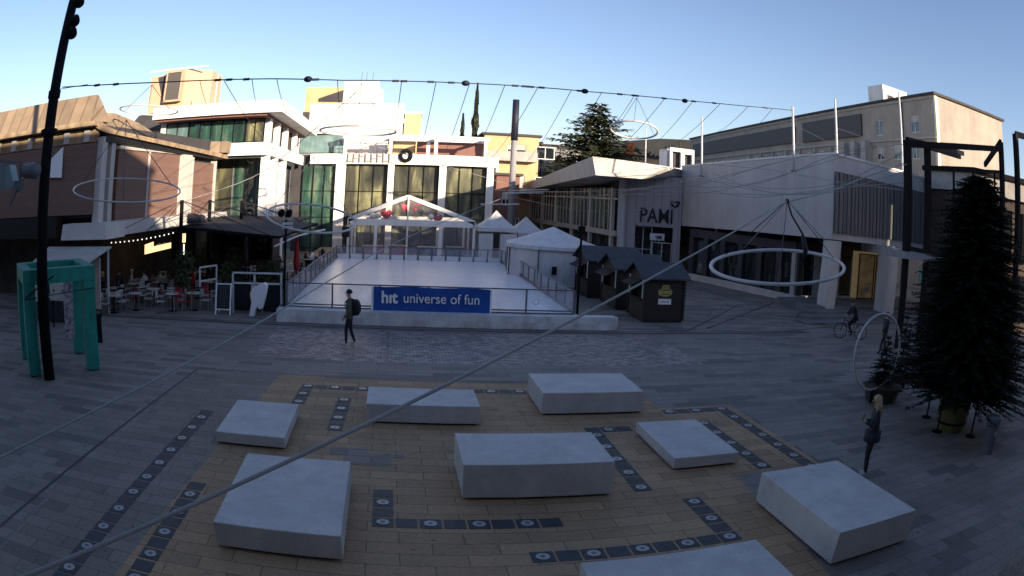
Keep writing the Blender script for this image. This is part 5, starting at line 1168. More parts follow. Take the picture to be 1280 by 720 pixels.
# lit sign on the brown ground floor wall
p0,p1 = AY(181,302,33.5),AY(214,302,37)
ls = root('lit_sign',((p0.x+p1.x)/2-.1,35.2,2.2),'glowing orange sign on the wall under the dark awning','sign')
m = MB(); m.add([(p0.x,33.5,AY(181,318,33.5).z),(p1.x,37,AY(214,310,37).z),(p1.x,37,AY(214,303,37).z),(AY(192,312,34.6).x,34.6,AY(192,308,34.6).z),(AY(192,303,34.6).x,34.6,AY(192,302,34.6).z),(p0.x,33.5,AY(181,306,33.5).z)],[(0,1,2,3,4,5)]); m.build('panel','warm_light',ls)
m = MB(); m.beam((p0.x-.03,33.5,AY(181,319,33.5).z),(p1.x-.03,37,AY(214,311,37).z),.05); m.build('frame','dark_metal',ls)
p = AY(230,325,30.1); lt = root('tube_lamp',(p.x,30.05,2.0),'glowing upright tube lamp on the first awning post','lamp')
MB().tube([(p.x,30.05,AY(230,327,30.05).z),(p.x,30.05,AY(230,305,30.05).z)],.035,8).build('tube','bulb',lt); MB().tube([(p.x,30.05,AY(230,303,30.05).z),(p.x,30.05,AY(230,292,30.05).z)],.09,8).build('lantern','warm_light',lt)
# chairs and tables
def chair(loc,rz,mt,lab,grp):
    t = root('cafe_chair',(0,0,0),lab,'chair',grp)
    MB().box(-.21,.21,-.21,.21,.43,.46).build('seat',mt,t,bevel=.01)
    m = MB()
    for z in (.62,.74,.85): m.box(-.20,.20,.19,.215,z-.035,z+.035)
    m.build('backrest',mt,t)
    for sx in (-1,1):
        MB().beam((sx*.2,-.19,.005),(sx*.2,-.19,.66),.03).build('leg','steel',t); MB().beam((sx*.2,.2,.005),(sx*.2,.21,.88),.03).build('leg','steel',t)
        MB().box(sx*.2-.02,sx*.2+.02,-.2,.2,.655,.675).build('armrest',mt,t)
    t.location = loc; t.rotation_euler = (0,0,rz); return t
def table(loc,lab,grp):
    t = root('cafe_table',(0,0,0),lab,'table',grp)
    MB().lathe((0,0,0),[(.36,.72),(.37,.735),(.36,.75)],20).build('table_top','cream_board',t); MB().tube([(0,0,.02),(0,0,.72)],.03,8).build('stem','dark_metal',t); MB().lathe((0,0,0),[(.22,.005),(.22,.02),(.04,.04)],16).build('foot','dark_metal',t)
    t.location = loc; return t
GC = 'pale slatted chairs on the dining terrace'; GT = 'small round tables on the dining terrace'; GD = 'dark chairs on the dining terrace'
cmat_pale = chair((0,0,0),0,'cream_board','pale slatted chair at a round table on the dining terrace',GC)
cdark = chair((0,0,0),0,'dark_metal','dark slatted chair deep under the awning of the dining terrace',GD)
cred = chair((0,0,0),0,'red_cloth','chair with red seat and backrest at the front row round table','chairs with red seats')
ctab = table((0,0,0),'small round table on the dining terrace',GT)
def F(u,v): p = G(u,v); return (p.x,p.y,.005)
used = dict(p=0,d=0,r=0,t=0)
def putc(k,loc,rz):
    src = dict(p=cmat_pale,d=cdark,r=cred)[k]
    if not used[k]: used[k] = 1; src.location = loc; src.rotation_euler = (0,0,rz); return
    dup(src,loc,rz)
def putt(loc):
    if not used['t']: used['t'] = 1; ctab.location = loc; return
    dup(ctab,loc)
for (u,v) in ((170,388),(216,389),(143,391)): 
    x,y,z = F(u,v); putt((x,y,z))
for (u,v,rz,k) in ((152,390,1.3,'p'),(186,386,-1.4,'p'),(201,390,1.6,'p'),(236,389,-1.5,'r'),(226,384,2.9,'r'),(216,384,3.1,'p'),(131,393,1.5,'p'),(157,384,2.8,'d'),(172,380,3.2,'d'),(124,391,-1.2,'d')):
    x,y,z = F(u,v); putc(k,(x,y,z),rz)
rnd = random.Random(21)
for (x,y) in ((-13.6,28.9),(-12.3,29.6),(-11.3,29.0),(-8.9,28.2),(-7.6,29.6),(-12.9,27.2)): putt((x,y,.005)); putc('p',(x+.6,y+.1,.005),1.5); putc('p',(x-.6,y-.05,.005),-1.4); putc('d',(x+.1,y+.62,.005),0.1)
for (x,y,a) in ((-9.5,27.6,.4),(-10.6,28.9,2.2),(-8.4,29.0,1.1),(-12.2,28.2,-.7),(-9.0,30.9,2.8),(-5.6,32.4,.3),(-5.2,36.0,1.9)): putc('r',(x,y,.005),a)
gx = [(-13.2,30.6),(-11.9,31.4),(-10.9,33.2),(-9.2,32.0),(-12.6,34.0),(-11.0,36.2),(-9.0,35.6),(-7.4,31.6),(-6.9,34.3),(-6.0,37.6),(-8.8,39.2),(-6.2,41.5),(-5.7,44.8)]
for (x,y) in gx:
    putt((x,y,.005))
    for a in (rnd.uniform(0,6.28),): 
        for k in range(3):
            b = a+k*2.1; putc('d' if rnd.random()<.6 else 'p',(x+.62*math.sin(b),y-.62*math.cos(b),.005),b+PI)
# A-frame menu board
ab = root('menu_board',(-7.3,27.7,0),'white framed chalk menu board standing before the dining terrace','menu board')
for s,yy in ((1,-.28),(-1,.28)):
    T_ = lambda x,z,d=0: (-7.27+x,27.75+s*(-.02-d)-s*(-.28*(1-z/1.25))*-1*1.0,z)
    m = MB(); 
    for x in (-.34,.34): m.beam(T_(x,.01),T_(x,1.25),.06,.04)
    m.beam(T_(-.34,1.22),T_(.34,1.22),.06,.04); m.beam(T_(-.34,.22),T_(.34,.22),.06,.04); m.build('frame','sign_white' if s==1 else 'white_metal',ab)
    m = MB(); m.add([T_(-.31,.25),T_(.31,.25),T_(.31,1.2),T_(-.31,1.2)],[(0,1,2,3)]); pn = m.build('chalk_panel','chalk',ab)
m = MB(); rnd = random.Random(2)
for k in range(9):
    z = 1.1-.09*k; w_ = rnd.uniform(.15,.27); a_ = (-7.27-w_,27.75-.045-.28*(1-z/1.25),z); m.box(a_[0],a_[0]+w_*2,a_[1]-.004,a_[1]-.001,z,z+.012)
m.build('chalk_lines','grey_metal',ab)
# white railing with counter
rl = root('terrace_railing',(-6,28.6,0),'white metal railing between the menu board and the rink','railing')
m = MB(); ra,rb = (-7.0,28.3),(-4.75,28.4); ztp = 1.62
for x in (-7.0,-6.0,-4.8): m.beam((x,28.35,.01),(x,28.35,ztp),.07)
m.beam((-7.0,28.35,ztp),(-4.75,28.35,ztp),.07); m.beam((-7.0,28.35,1.2),(-4.75,28.35,1.2),.07); m.build('frame','white_metal',rl)
MB().box(-6.95,-4.8,28.42,28.5,.05,1.15).build('dark_cloth','black_fabric',rl)
MB().add([(-6.12,28.27,1.2),(-5.95,28.27,1.2),(-5.9,28.27,.6),(-6.18,28.27,.62),(-6.12,28.31,1.2),(-5.95,28.31,1.2),(-5.9,28.31,.6),(-6.18,28.31,.62)],[(0,1,2,3),(7,6,5,4),(0,4,5,1),(1,5,6,2),(2,6,7,3),(3,7,4,0)]).build('towel','light_cloth',rl)
rl2 = root('terrace_railing',(-8.7,29.6,0),'short white railing piece left of the menu board','railing')
m = MB(); 
for (x,y) in ((-8.9,29.3),(-8.35,30.4)): m.beam((x,y,.01),(x,y,1.7),.07)
m.beam((-8.9,29.3,1.7),(-8.35,30.4,1.7),.07); m.beam((-8.9,29.3,1.1),(-8.35,30.4,1.1),.07); m.build('frame','white_metal',rl2)
# white skating aid: seal-like pushing figure is covered by a cloth
wc = root('covered_stand',(-5.75,27.6,0),'white crumpled cloth draped over a leaning stand beside the rink corner','covered stand')
prof = [(-.42,.01),(-.30,.55),(-.36,.92),(-.22,1.15),(.10,1.28),(.28,1.36),(.42,1.25),(.36,.95),(.28,.62),(.20,.35),(.06,.30),(-.02,.42),(-.12,.28),(-.20,.01)]
m = MB(); n = len(prof); rnd = random.Random(9)
vs = []
for d in (0,1,2,3): 
    for (x,z) in prof: vs.append((-5.65+x*(1 if d in (1,2) else .92)+rnd.uniform(-.015,.015),27.4+d*.11+rnd.uniform(-.02,.02),z*(1 if d in (1,2) else .97)+(.005 if d in(0,3) else 0)))
fs = [tuple(range(n)),tuple(range(4*n-1,3*n-1,-1))]+[(d*n+i,d*n+(i+1)%n,(d+1)*n+(i+1)%n,(d+1)*n+i) for d in range(3) for i in range(n)]
m.add(vs,fs); m.build('cloth','sign_white',wc)
MB().beam((-5.5,27.6,.01),(-5.45,27.6,1.1),.05).build('stand','steel',wc)
# floodlight pole at rink corner
fp = root('floodlight_pole',(-4.55,27.75,0),'dark pole with floodlights at the front left corner of the rink','lamp post')
zt_ = ZH(-4.55,27.75,357,268); MB().tube([(-4.55,27.75,.01),(-4.55,27.75,zt_)],.05,10).build('pole','dark_metal',fp,smooth=True)
for (dx,dz) in ((-.18,.1),(.14,.1)): MB().tube([(-4.55+dx,27.72,zt_+dz),(-4.55+dx,27.45,zt_+dz-.06)],[.12,.15],12).build('floodlight','dark_metal',fp,smooth=True)
for dz in (-.15,-.35,-.5): MB().box(-4.7,-4.25,27.6,27.68,zt_+dz-.05,zt_+dz+.04).build('light_bar','white_metal',fp)
# long slanted light tube over terrace
cable([AY(343,308,29.5),AY(375,294,31.5),AY(406,287,34)],.04,'white slanted light tube hanging over the terrace beside the rink',None,'sign_white')
# low sand coloured deck behind the terrace
tag(MB().box(-6.4,-4.7,46,58,.012,.55).build('wooden_deck','interior_warm'),'sand coloured raised wooden deck between the terrace and the white building','deck')
# ------------------------------------------------------------------ market stall with pale roof
st = root('market_stall',(-15,25,0),'market stall with flat pale roof and red edge behind the turquoise portal','stall')
c4 = [G(33,317,2.45),G(127,309,2.45),G(104,329,2.35),G(58,333,2.35)]
ys = 24.5
a,b = (-15.7,-12.6)
MB().hexa([(-15.9,23.0,2.2),(-12.75,23.3,2.2),(-12.6,26.4,2.75),(-16.6,26.4,2.75),(-15.9,23.0,2.26),(-12.75,23.3,2.26),(-12.6,26.4,2.81),(-16.6,26.4,2.81)]).build('roof','cream_board',st)
MB().hexa([(-14.6,22.97,2.1),(-12.7,23.22,2.1),(-12.7,23.27,2.1),(-14.6,23.02,2.1),(-14.6,22.97,2.2),(-12.7,23.22,2.2),(-12.7,23.27,2.2),(-14.6,23.02,2.2)]).build('red_edge','red_cloth',st)
m = MB()
for (x,y,z) in ((-15.8,23.1,2.2),(-12.85,23.4,2.2),(-12.75,26.3,2.7),(-16.3,26.3,2.7)): m.beam((x,y,.01),(x,y,z),.08)
m.build('post','white_metal',st)
MB().box(-16.1,-12.9,25.6,25.7,.3,2.4).build('back_wall','cream_board',st)
MB().box(-15.7,-13.0,23.6,24.1,.05,.95).build('counter','dark_canvas',st)
rnd = random.Random(6); m = MB()
for k in range(14): x = rnd.uniform(-15.6,-13.1); m.cm = rnd.randrange(3); m.box(x,x+.2,23.65,24.0,.955,.96+rnd.uniform(.1,.4))
goods(m,['sign_white','dark_canvas','light_cloth'],'stall_item','small piece of goods standing on the counter of the market stall','goods','goods on the market stall counter')
for (u0,u1,lab) in ((62,86,'pale cupboard with two round holes seen through the turquoise portal'),(40,48,'narrow pale board seen through the left of the turquoise portal')):
    y = 22.4; p0 = AY(u0,354,y); p1 = AY(u1,377,y); cb = root('pale_cupboard',((p0.x+p1.x)/2,y,0),lab,'cupboard')
    MB().box(p0.x,p1.x,y,y+.35,p1.z,p0.z).build('body','cream_board',cb,bevel=.015); m = MB()
    for x in (p0.x+.05,p1.x-.05): m.beam((x,y+.15,.01),(x,y+.15,p1.z),.06)
    m.build('legs_frame','dark_metal',cb)
    if u0 == 62:
        for q_ in (.22,.72): xx = p0.x+(p1.x-p0.x)*q_; MB().tube([(xx,y-.004,p0.z-.27),(xx,y+.02,p0.z-.27)],.055,12).build('hole','sign_black',cb)
# ------------------------------------------------------------------ turquoise portal
fl_ = Vector((-10.9,15.75,0)); ex = Vector((1.76,1.52,0)).normalized(); ey = Vector((-ex.y,ex.x,0))
po_ = root('turquoise_portal',tuple(fl_+ex*1.2+ey*1.2),'turquoise square portal frame with four broad legs around the tall pole','portal')
Wd = 2.36; HT = 2.98
def C(a,b,z): p = fl_+ex*a+ey*b; return (p.x,p.y,z)
def pbox(m,a0,a1,b0,b1,z0,z1): m.hexa([C(a0,b0,z0),C(a1,b0,z0),C(a1,b1,z0),C(a0,b1,z0),C(a0,b0,z1),C(a1,b0,z1),C(a1,b1,z1),C(a0,b1,z1)])
T_ = .30
for (a0,b0) in ((-.15,-.15),(Wd-.28,-.15),(-.15,Wd-.2),(Wd-.28,Wd-.2)):
    m = MB(); pbox(m,a0,a0+.44,b0,b0+.36,.03,HT-.42); m.build('leg','turquoise',po_,bevel=.012)
for (a0,a1,b0,b1) in ((-.15,Wd+.16,-.15,.2),(-.15,Wd+.16,Wd-.2,Wd+.16),(-.15,.2,.205,Wd-.205),(Wd-.2,Wd+.16,.205,Wd-.205)):
    m = MB(); pbox(m,a0,a1,b0,b1,HT-.415,HT); m.build('top_beam','turquoise',po_,bevel=.012)
m = MB()
for (a0,b0) in ((-.15,-.15),(Wd-.2,-.15),(-.15,Wd-.2),(Wd-.2,Wd-.2)): pbox(m,a0+.03,a0+.33,b0+.03,b0+.33,.005,.03)
[q_.build('foot_plate','dark_metal',po_) for q_ in m.pieces()]
m = MB(); pbox(m,Wd-.62,Wd-.24,Wd-.3,Wd-.27,.55,HT-.5); mat('print_panel',(.10,.13,.18),.6,.8,9,hue=(.35,.33,.36)); m.build('printed_panel','print_panel',po_)
m = MB(); m.tube([C(-.1,-.17,HT-.75),C(1.0,-.17,HT-.2)],.025,6); m.tube([C(-.16,-.16,HT-.8),C(Wd+.1,-.17,HT-.62)],.012,5); m.build('strap','trouser_dark',po_)
p = G(125,428); bl = root('litter_bin',(p.x,p.y,0),'slim dark bollard shaped bin behind the right leg of the turquoise portal','bin'); MB().lathe((p.x,p.y,0),[(.12,.01),(.12,.85),(.15,.87),(.15,.95),(.05,1.0)],14).build('body','dark_metal',bl); MB().tube([(p.x,p.y,1.0),(p.x,p.y,1.08)],.03,8).build('cap','steel',bl)
# ------------------------------------------------------------------ trees
def leafy(m, c, r, n, size, rnd, flat=1.0):
    for _ in range(n):
        while True:
            d = Vector((rnd.uniform(-1,1),rnd.uniform(-1,1),rnd.uniform(-1,1)))
            if d.length < 1: break
        p = Vector(c)+Vector((d.x*r,d.y*r,d.z*r*flat)); a = Vector((rnd.uniform(-1,1),rnd.uniform(-1,1),rnd.uniform(-.6,.6))).normalized()*size*rnd.uniform(.6,1.3)
        b = a.cross(Vector((rnd.uniform(-1,1),rnd.uniform(-1,1),rnd.uniform(-1,1)))).normalized()*size*.4
        m.add([p-a*.5,p+b,p+a*.6,p-b],[(0,1,2,3)])
def fir(x,y,z0,h,r,n_lay,lab,seed,grp=None,mt='fir',leaf=.10,dens=1.0,trunk=.08,droop=.25,low=.08,shape=.9,cat='fir tree',name='fir_tree',gap=0):
    rnd = random.Random(seed); t = root(name,(x,y,z0),lab,cat,grp)
    MB().tube([(x,y,z0),(x,y,z0+h*.5),(x,y,z0+h*.97)],[trunk,trunk*.6,.015],8).build('trunk','bark',t,smooth=True)
    m = MB(); br = MB()
    for i in range(n_lay):
        f = low+(1-low)*(i+rnd.uniform(-.3,.3))/n_lay; f = min(max(f,low),.985); z = z0+h*f; Lr = r*((1-f)/(1-low))**shape+.04*r
        nb = max(4,int((9 if gap else 12)*(.5+(1-f)*.8)*dens)); ph = rnd.random()*6
        for k in range(nb):
            a = ph+2*PI*k/nb+rnd.uniform(-.25,.25); l = Lr*rnd.uniform(.68,1.12); dz = -droop*l+rnd.uniform(-.08,.08)*l
            e = Vector((x+l*math.cos(a),y+l*math.sin(a),z+dz+ .10*l)); s = Vector((x,y,z)); nn = max(3,int(l/leaf*1.25*dens))
            mid = (s+e)/2+Vector((0,0,-.03*l)); 
            if l > .3: br.tube([s,mid,e],[.012+.012*l,.008+.006*l,.004],4,cap=False)
            for j in range(nn):
                q_ = (j+rnd.random())/nn; p = s.lerp(e,q_); w = leaf*(1.25-.6*q_)
                for _k in range(3):
                    sd = rnd.choice((-1,1)); dirv = Vector((math.cos(a+sd*rnd.uniform(.4,1.1)),math.sin(a+sd*rnd.uniform(.4,1.1)),rnd.uniform(-.45,.25)))*w*rnd.uniform(1.1,2.4)*(1.15-q_*.5)
                    up = Vector((rnd.uniform(-.5,.5),rnd.uniform(-.5,.5),1)).normalized(); b = dirv.cross(up).normalized()*w*.30
                    m.add([p-b*.4,p+dirv*.5-b,p+dirv,p+dirv*.5+b],[(0,1,2,3)])
    cr_ = m.build('crown',mt,t); br.build('branches','bark',t) if br.v else None
    return t
bt = G(1196,540); BX,BY = 13.62,11.5
fir(BX+.22,BY,.95,5.7,2.35,50,'huge dark Christmas fir standing in a wooden tub at the right',11,leaf=.12,dens=2.3,trunk=.10,shape=.36,low=.05,droop=.22)
tb_ = root('wooden_tub',(BX,BY,0),'yellowish wooden tub holding the huge dark fir','tub')
MB().lathe((BX,BY,0),[(.46,.01),(.54,.55),(.52,1.08),(.46,1.085)],24).build('staves','tub_wood',tb_,smooth=False)
MB().lathe((BX,BY,0),[(.50,.2),(.512,.2),(.517,.26),(.50,.26)],24).build('hoop','dark_metal',tb_); MB().lathe((BX,BY,0),[(.545,.72),(.552,.72),(.55,.78),(.54,.78)],24).build('hoop','dark_metal',tb_)
for (u,v,lab) in ((1158,522,'thin dark barrier post farther from the wooden tub'),(1171,540,'thin dark barrier post nearest left of the wooden tub'),(1213,546,'thin dark barrier post right of the wooden tub')):
    p = G(u,v); s = root('barrier_post',(p.x,p.y,0),lab,'barrier post'); MB().tube([(p.x,p.y,.02),(p.x,p.y,1.0)],.03,8).build('pole','dark_metal',s); MB().lathe((p.x,p.y,0),[(.17,.009),(.17,.03),(.04,.05)],16).build('base','dark_metal',s); MB().ball((p.x,p.y,1.02),.04,8,6).build('knob','dark_metal',s)
pl = Vector((13.35,14.9,0)); pt_ = root('round_planter',tuple(pl),'low round dark planter with a small fir under the upright ring','planter')
MB().lathe(pl,[(.55,.01),(.62,.3),(.68,.46),(.6,.47)],28).build('body','planter',pt_); MB().lathe(pl,[(.60,.46),(.58,.5),(.3,.54)],20).build('soil','bark',pt_)
fir(13.3,14.9,.5,1.45,.62,11,'small fir growing in the round planter below the upright ring',5,leaf=.09,dens=1.0,trunk=.04)
m = MB(); 
p3 = (14.3,15.3); fir(14.75,15.6,.3,2.3,.75,14,'small fir in a pot between the upright ring and the huge fir',15,leaf=.09,dens=1.0,trunk=.05)
pt2 = root('plant_pot',(14.75,15.6,0),'dark pot under the small fir beside the huge fir','pot'); MB().lathe((14.75,15.6,0),[(.22,.01),(.3,.3),(.32,.34),(.26,.34)],20).build('body','planter',pt2)
cable(catenary((pl.x+.45,pl.y-.5,.42),(G(1158,522).x,G(1158,522).y,.95-.35),.08,10),.014,'pale rope from the round planter to the barrier post',None,'light_cloth',sub=False)
bp_ = G(1233,566); bn2 = root('litter_bin',(bp_.x,bp_.y,0),'dark waste bin with a small white sticker right of the huge fir','bin')
MB().lathe((bp_.x,bp_.y,0),[(.19,.01),(.21,.7),(.22,.72)],20).build('body','grey_metal',bn2); MB().lathe((bp_.x,bp_.y,0),[(.24,.74),(.24,.90),(.18,.95)],20).build('hood','grey_metal',bn2)
MB().box(bp_.x-.09,bp_.x+.02,bp_.y-.215,bp_.y-.205,.48,.6).build('sticker','lamp_disc',bn2)
# cedar
cx = AY(746,200,84); ct = AY(745,126,84)
fir(cx.x,84,.01,ct.z,9.2,17,'large cedar with flat dark tiers rising behind the glass hall',31,mt='cedar',leaf=.62,dens=1.5,trunk=.4,droop=.06,low=.40,shape=.85,cat='cedar',name='cedar_tree',gap=1)
def cypress(u,vt,vb,w,y,lab,seed):
    a = AY(u,vt,y); b = AY(u,vb,y); rnd = random.Random(seed); t = root('cypress_tree',(a.x,y,0),lab,'cypress','cypresses behind the white building'); MB().tube([(a.x,y,.01),(a.x,y,b.z)],.2,8).build('trunk','bark',t); m = MB()
    wr = abs(AY(u+w/2,vb,y).x-b.x); H_ = a.z-(b.z-4)
    for i in range(1500):
        f = rnd.random()**1.2; z = b.z-4+H_*f; rr = wr*(1-f)**.75*(.8+.25*math.sin(f*23+seed))*rnd.uniform(.3,1.08); an = rnd.random()*6.28; p = Vector((a.x+rr*math.cos(an),y+rr*math.sin(an),z)); up = Vector((rnd.uniform(-.2,.2),rnd.uniform(-.2,.2),1))*.55; b_ = Vector((rnd.uniform(-1,1),rnd.uniform(-1,1),0)).normalized()*.12
        m.add([p-up*.5,p+b_,p+up,p-b_],[(0,1,2,3)])
    m.build('crown','cypress',t)
cypress(597,108,172,15,80,'tall slender dark cypress behind the white building terrace',1)
cypress(579,146,172,11,80,'shorter cypress just left of the tall one',2)
for (u,vt,y,lab,sd,w) in ((700,186,100,'dark bushy tree behind the glass hall left of the cedar',3,3.2),(850,172,130,'dark tree on the hillside behind the white rooftop box',4,5.5),(832,176,120,'dark tree on the hillside beside the cream house',5,4.5),(808,176,118,'dark tree on the hillside behind the orange chimney',6,4.5)):
    p = AY(u,vt,y); rnd = random.Random(sd); t = root('broadleaf_tree',(p.x,y,0),lab,'tree'); MB().tube([(p.x,y,.01),(p.x,y,p.z-1)],[.3,.12],8).build('trunk','bark',t); m = MB()
    for k in range(16): leafy(m,(p.x+rnd.uniform(-w,w)*.7,y+rnd.uniform(-w,w)*.6,p.z-w*.6-rnd.uniform(0,w*1.1)),w*.42,70,.6,rnd,.8)
    m.build('crown','cypress',t)
# plants by the terrace
for (x,y,h,lab,sd) in ((-9.75,29.4,2.3,'dark leafy potted shrub beside the first awning post',1),(-8.2,33.5,2.2,'dark leafy potted shrub behind the menu board',2)):
    rnd = random.Random(sd); t = root('potted_shrub',(x,y,0),lab,'shrub'); MB().lathe((x,y,0),[(.22,.01),(.3,.5),(.26,.5)],14).build('pot','planter',t); m = MB()
    for k in range(10): leafy(m,(x+rnd.uniform(-.35,.35),y+rnd.uniform(-.3,.3),.7+(h-.9)*rnd.random()),.38,60,.16,rnd)
    m.build('leaves','foliage',t)
# dry grass tuft at the lower right corner
gt = AY(1262,716,5.9); p = G(1262,716); rnd = random.Random(3); m = MB()
for k in range(34):
    bx,by = p.x+rnd.uniform(-.25,.25),p.y+rnd.uniform(-.2,.2); t_ = Vector((rnd.uniform(-.18,.18),rnd.uniform(-.12,.12),rnd.uniform(.2,.5))); m.tube([(bx,by,.008),(bx+t_.x*.4,by+t_.y*.4,t_.z*.6),(bx+t_.x,by+t_.y,t_.z)],[.006,.005,.002],4)
tag(m.build('grass','tan_fabric'),kind='stuff',label='small tuft of dry grass at the lower right corner of the square')
# ------------------------------------------------------------------ people
def person(lab, loc, face, J, R_, cols, hair=None, hat=None, hands=True, name='person', scale=1.0, hairlen=0, shoes='shoe_light'):
    """J joints in local metres (x right, y forward, z up); skinned to one mesh"""
    t = root(name, loc, lab, 'person', rz=face)
    names_ = list(J); idx = {n:i for i,n in enumerate(names_)}
    E_ = [('pelvis','spine'),('spine','chest'),('chest','neck'),('neck','head'),('head','crown'),('chest','shL'),('shL','elL'),('elL','wrL'),('wrL','paL'),('chest','shR'),('shR','elR'),('elR','wrR'),('wrR','paR'),
          ('pelvis','hiL'),('hiL','knL'),('knL','anL'),('anL','toL'),('pelvis','hiR'),('hiR','knR'),('knR','anR'),('anR','toR')]
    me = bpy.data.meshes.new('sk'); me.from_pydata([Vector(J[n])*scale for n in names_],[(idx[a],idx[b]) for a,b in E_],[])
    o = bpy.data.objects.new('sk',me); COL.objects.link(o); md = o.modifiers.new('s','SKIN'); md.use_smooth_shade = True
    for n in names_: 
        r_ = R_[n]; r_ = r_ if isinstance(r_,tuple) else (r_,r_); me.skin_vertices[0].data[idx[n]].radius = (r_[0]*scale,r_[1]*scale)
        me.skin_vertices[0].data[idx[n]].use_root = (n == 'pelvis')
    sb_ = o.modifiers.new('u','SUBSURF'); sb_.levels = 2; sb_.render_levels = 2
    dg = bpy.context.evaluated_depsgraph_get(); bm_ = bpy.data.meshes.new_from_object(o.evaluated_get(dg)); bpy.data.objects.remove(o)
    seg_ = {('head','crown'):'skin',('neck','head'):'skin',('wrL','paL'):'skin',('wrR','paR'):'skin',('anL','toL'):'shoe',('anR','toR'):'shoe',('hiL','knL'):'leg',('knL','anL'):'leg',('hiR','knR'):'leg',('knR','anR'):'leg'}
    mats_ = dict(skin='skin',shoe=shoes,leg=cols[1],top=cols[0]); order = ['skin','shoe','leg','top']
    B_ = bmesh.new(); B_.from_mesh(bm_)
    SG = [(Vector(J[a])*scale,Vector(J[b])*scale,seg_.get((a,b),'top')) for a,b in E_]
    hipz = J['hiL'][2]*scale-.10*scale if cols[2] is None else cols[2]
    for f in B_.faces:
        c_ = f.calc_center_median(); best = None
        for a,b,k in SG:
            ab_ = b-a; t_ = max(0,min(1,(c_-a)@ab_/ab_.length_squared)); d_ = (a+ab_*t_-c_).length
            if best is None or d_ < best[0]: best = (d_,k,t_)
        k = best[1]
        f.material_index = order.index(k)
    # fingers, face
    def tub(pts,rs):
        mm = MB(); mm.tube([Vector(p)*scale for p in pts],[r_*scale for r_ in rs],6); vs = [B_.verts.new(v) for v in mm.v]
        for f_ in mm.f:
            nf = B_.faces.new([vs[i] for i in f_]); nf.smooth = True; nf.material_index = 0
    for s in 'LR':
        w_ = Vector(J['wr'+s]); p_ = Vector(J['pa'+s]); d = (p_-w_).normalized(); side = d.cross(Vector((0,1,0)) if abs(d.y)<.9 else Vector((0,0,1))).normalized(); fw = side.cross(d).normalized(); cur = -fw if d.z < -.3 else Vector((0,0,-1))
        for k,l in enumerate((.070,.080,.074,.058)):
            b_ = p_+fw*(.027-.018*k)-d*.01; tub([b_,b_+d*l*.5,b_+d*l*.8+side*.012*(1 if s=='L' else -1),b_+d*l+side*.03*(1 if s=='L' else -1)],[.0095,.009,.008,.006])
        b_ = w_+d*.025+fw*.02; tub([b_,b_+fw*.03+d*.025,b_+fw*.035+d*.055],[.012,.010,.007])
    h_ = Vector(J['head']); cw = Vector(J['crown']); up = (cw-h_).normalized(); hf = J.get('_face',Vector((0,1,0))) if False else Vector((0,1,0))
    mid = (h_+cw)/2
    tub([mid+hf*.085,mid+hf*.112-up*.02,mid+hf*.092-up*.035],[.012,.014,.01])
    for sx in (-1,1): tub([mid+Vector((sx*.088,-.01,.02)),mid+Vector((sx*.098,-.015,0)),mid+Vector((sx*.088,-.01,-.03))],[.012,.016,.01])
    bm_.materials.clear()
    for k in order: bm_.materials.append(M(mats_[k]))
    B_.to_mesh(bm_); B_.free()
    body = bpy.data.objects.new('body',bm_); COL.objects.link(body); body.parent = t
    def child(mm,nm,mt,sm=True):
        me_ = bpy.data.meshes.new(nm); me_.from_pydata([tuple(Vector(v)*scale) for v in mm.v],[],mm.f); me_.materials.append(M(mt)); b2 = bmesh.new(); b2.from_mesh(me_); bmesh.ops.recalc_face_normals(b2,faces=b2.faces); b2.to_mesh(me_); b2.free()
        if sm: me_.polygons.foreach_set('use_smooth',[True]*len(me_.polygons))
        o2 = bpy.data.objects.new(nm,me_); COL.objects.link(o2); o2.parent = t; return o2
    for sx in (-1,1):
        mm = MB(); mm.ball(mid+Vector((sx*.034,.088,.018)),.012,8,6); child(mm,'eye','sign_black')
    mm = MB(); mm.tube([mid+Vector((-.025,.088,-.058)),mid+Vector((0,.096,-.06)),mid+Vector((.025,.088,-.058))],.006,5); child(mm,'mouth','redbrown_wall')
    if hat:
        mm = MB(); mm.lathe(mid+Vector((0,-.012,0)),[(.098,.022),(.108,.03),(.108,.065),(.100,.07),(.092,.11),(.06,.145),(.01,.155)],18); child(mm,'beanie',hat)
    if hair:
        mm = MB(); mm.lathe(mid+Vector((0,-.022,0)),[(.095,-.03),(.108,.01),(.105,.05),(.085,.09),(.045,.115),(.01,.12)],18)
        if hairlen:
            for k in range(15):
                a_ = PI+PI*(k/14.0)*1.0; c0 = mid+Vector((.095*math.cos(a_),.085*math.sin(a_)*1.0-.02,.02)); sp = 1.15
                mm.tube([c0,c0+Vector((.02*math.cos(a_),.03*math.sin(a_),-hairlen*.45)),c0+Vector((.05*math.cos(a_),.05*math.sin(a_)-.01,-hairlen*(.85+.15*math.sin(k*2.1))))],[.026,.034,.018],6)
        child(mm,'hair',hair)
    return t,child,mid
base_R = dict(pelvis=(.15,.115),spine=(.145,.105),chest=(.165,.12),neck=.056,head=(.072,.082),crown=(.062,.07),shL=.075,shR=.075,elL=.052,elR=.052,wrL=.034,wrR=.034,paL=(.034,.018),paR=(.034,.018),hiL=.092,hiR=.092,knL=.062,knR=.062,anL=.045,anR=.045,toL=(.04,.028),toR=(.04,.028))
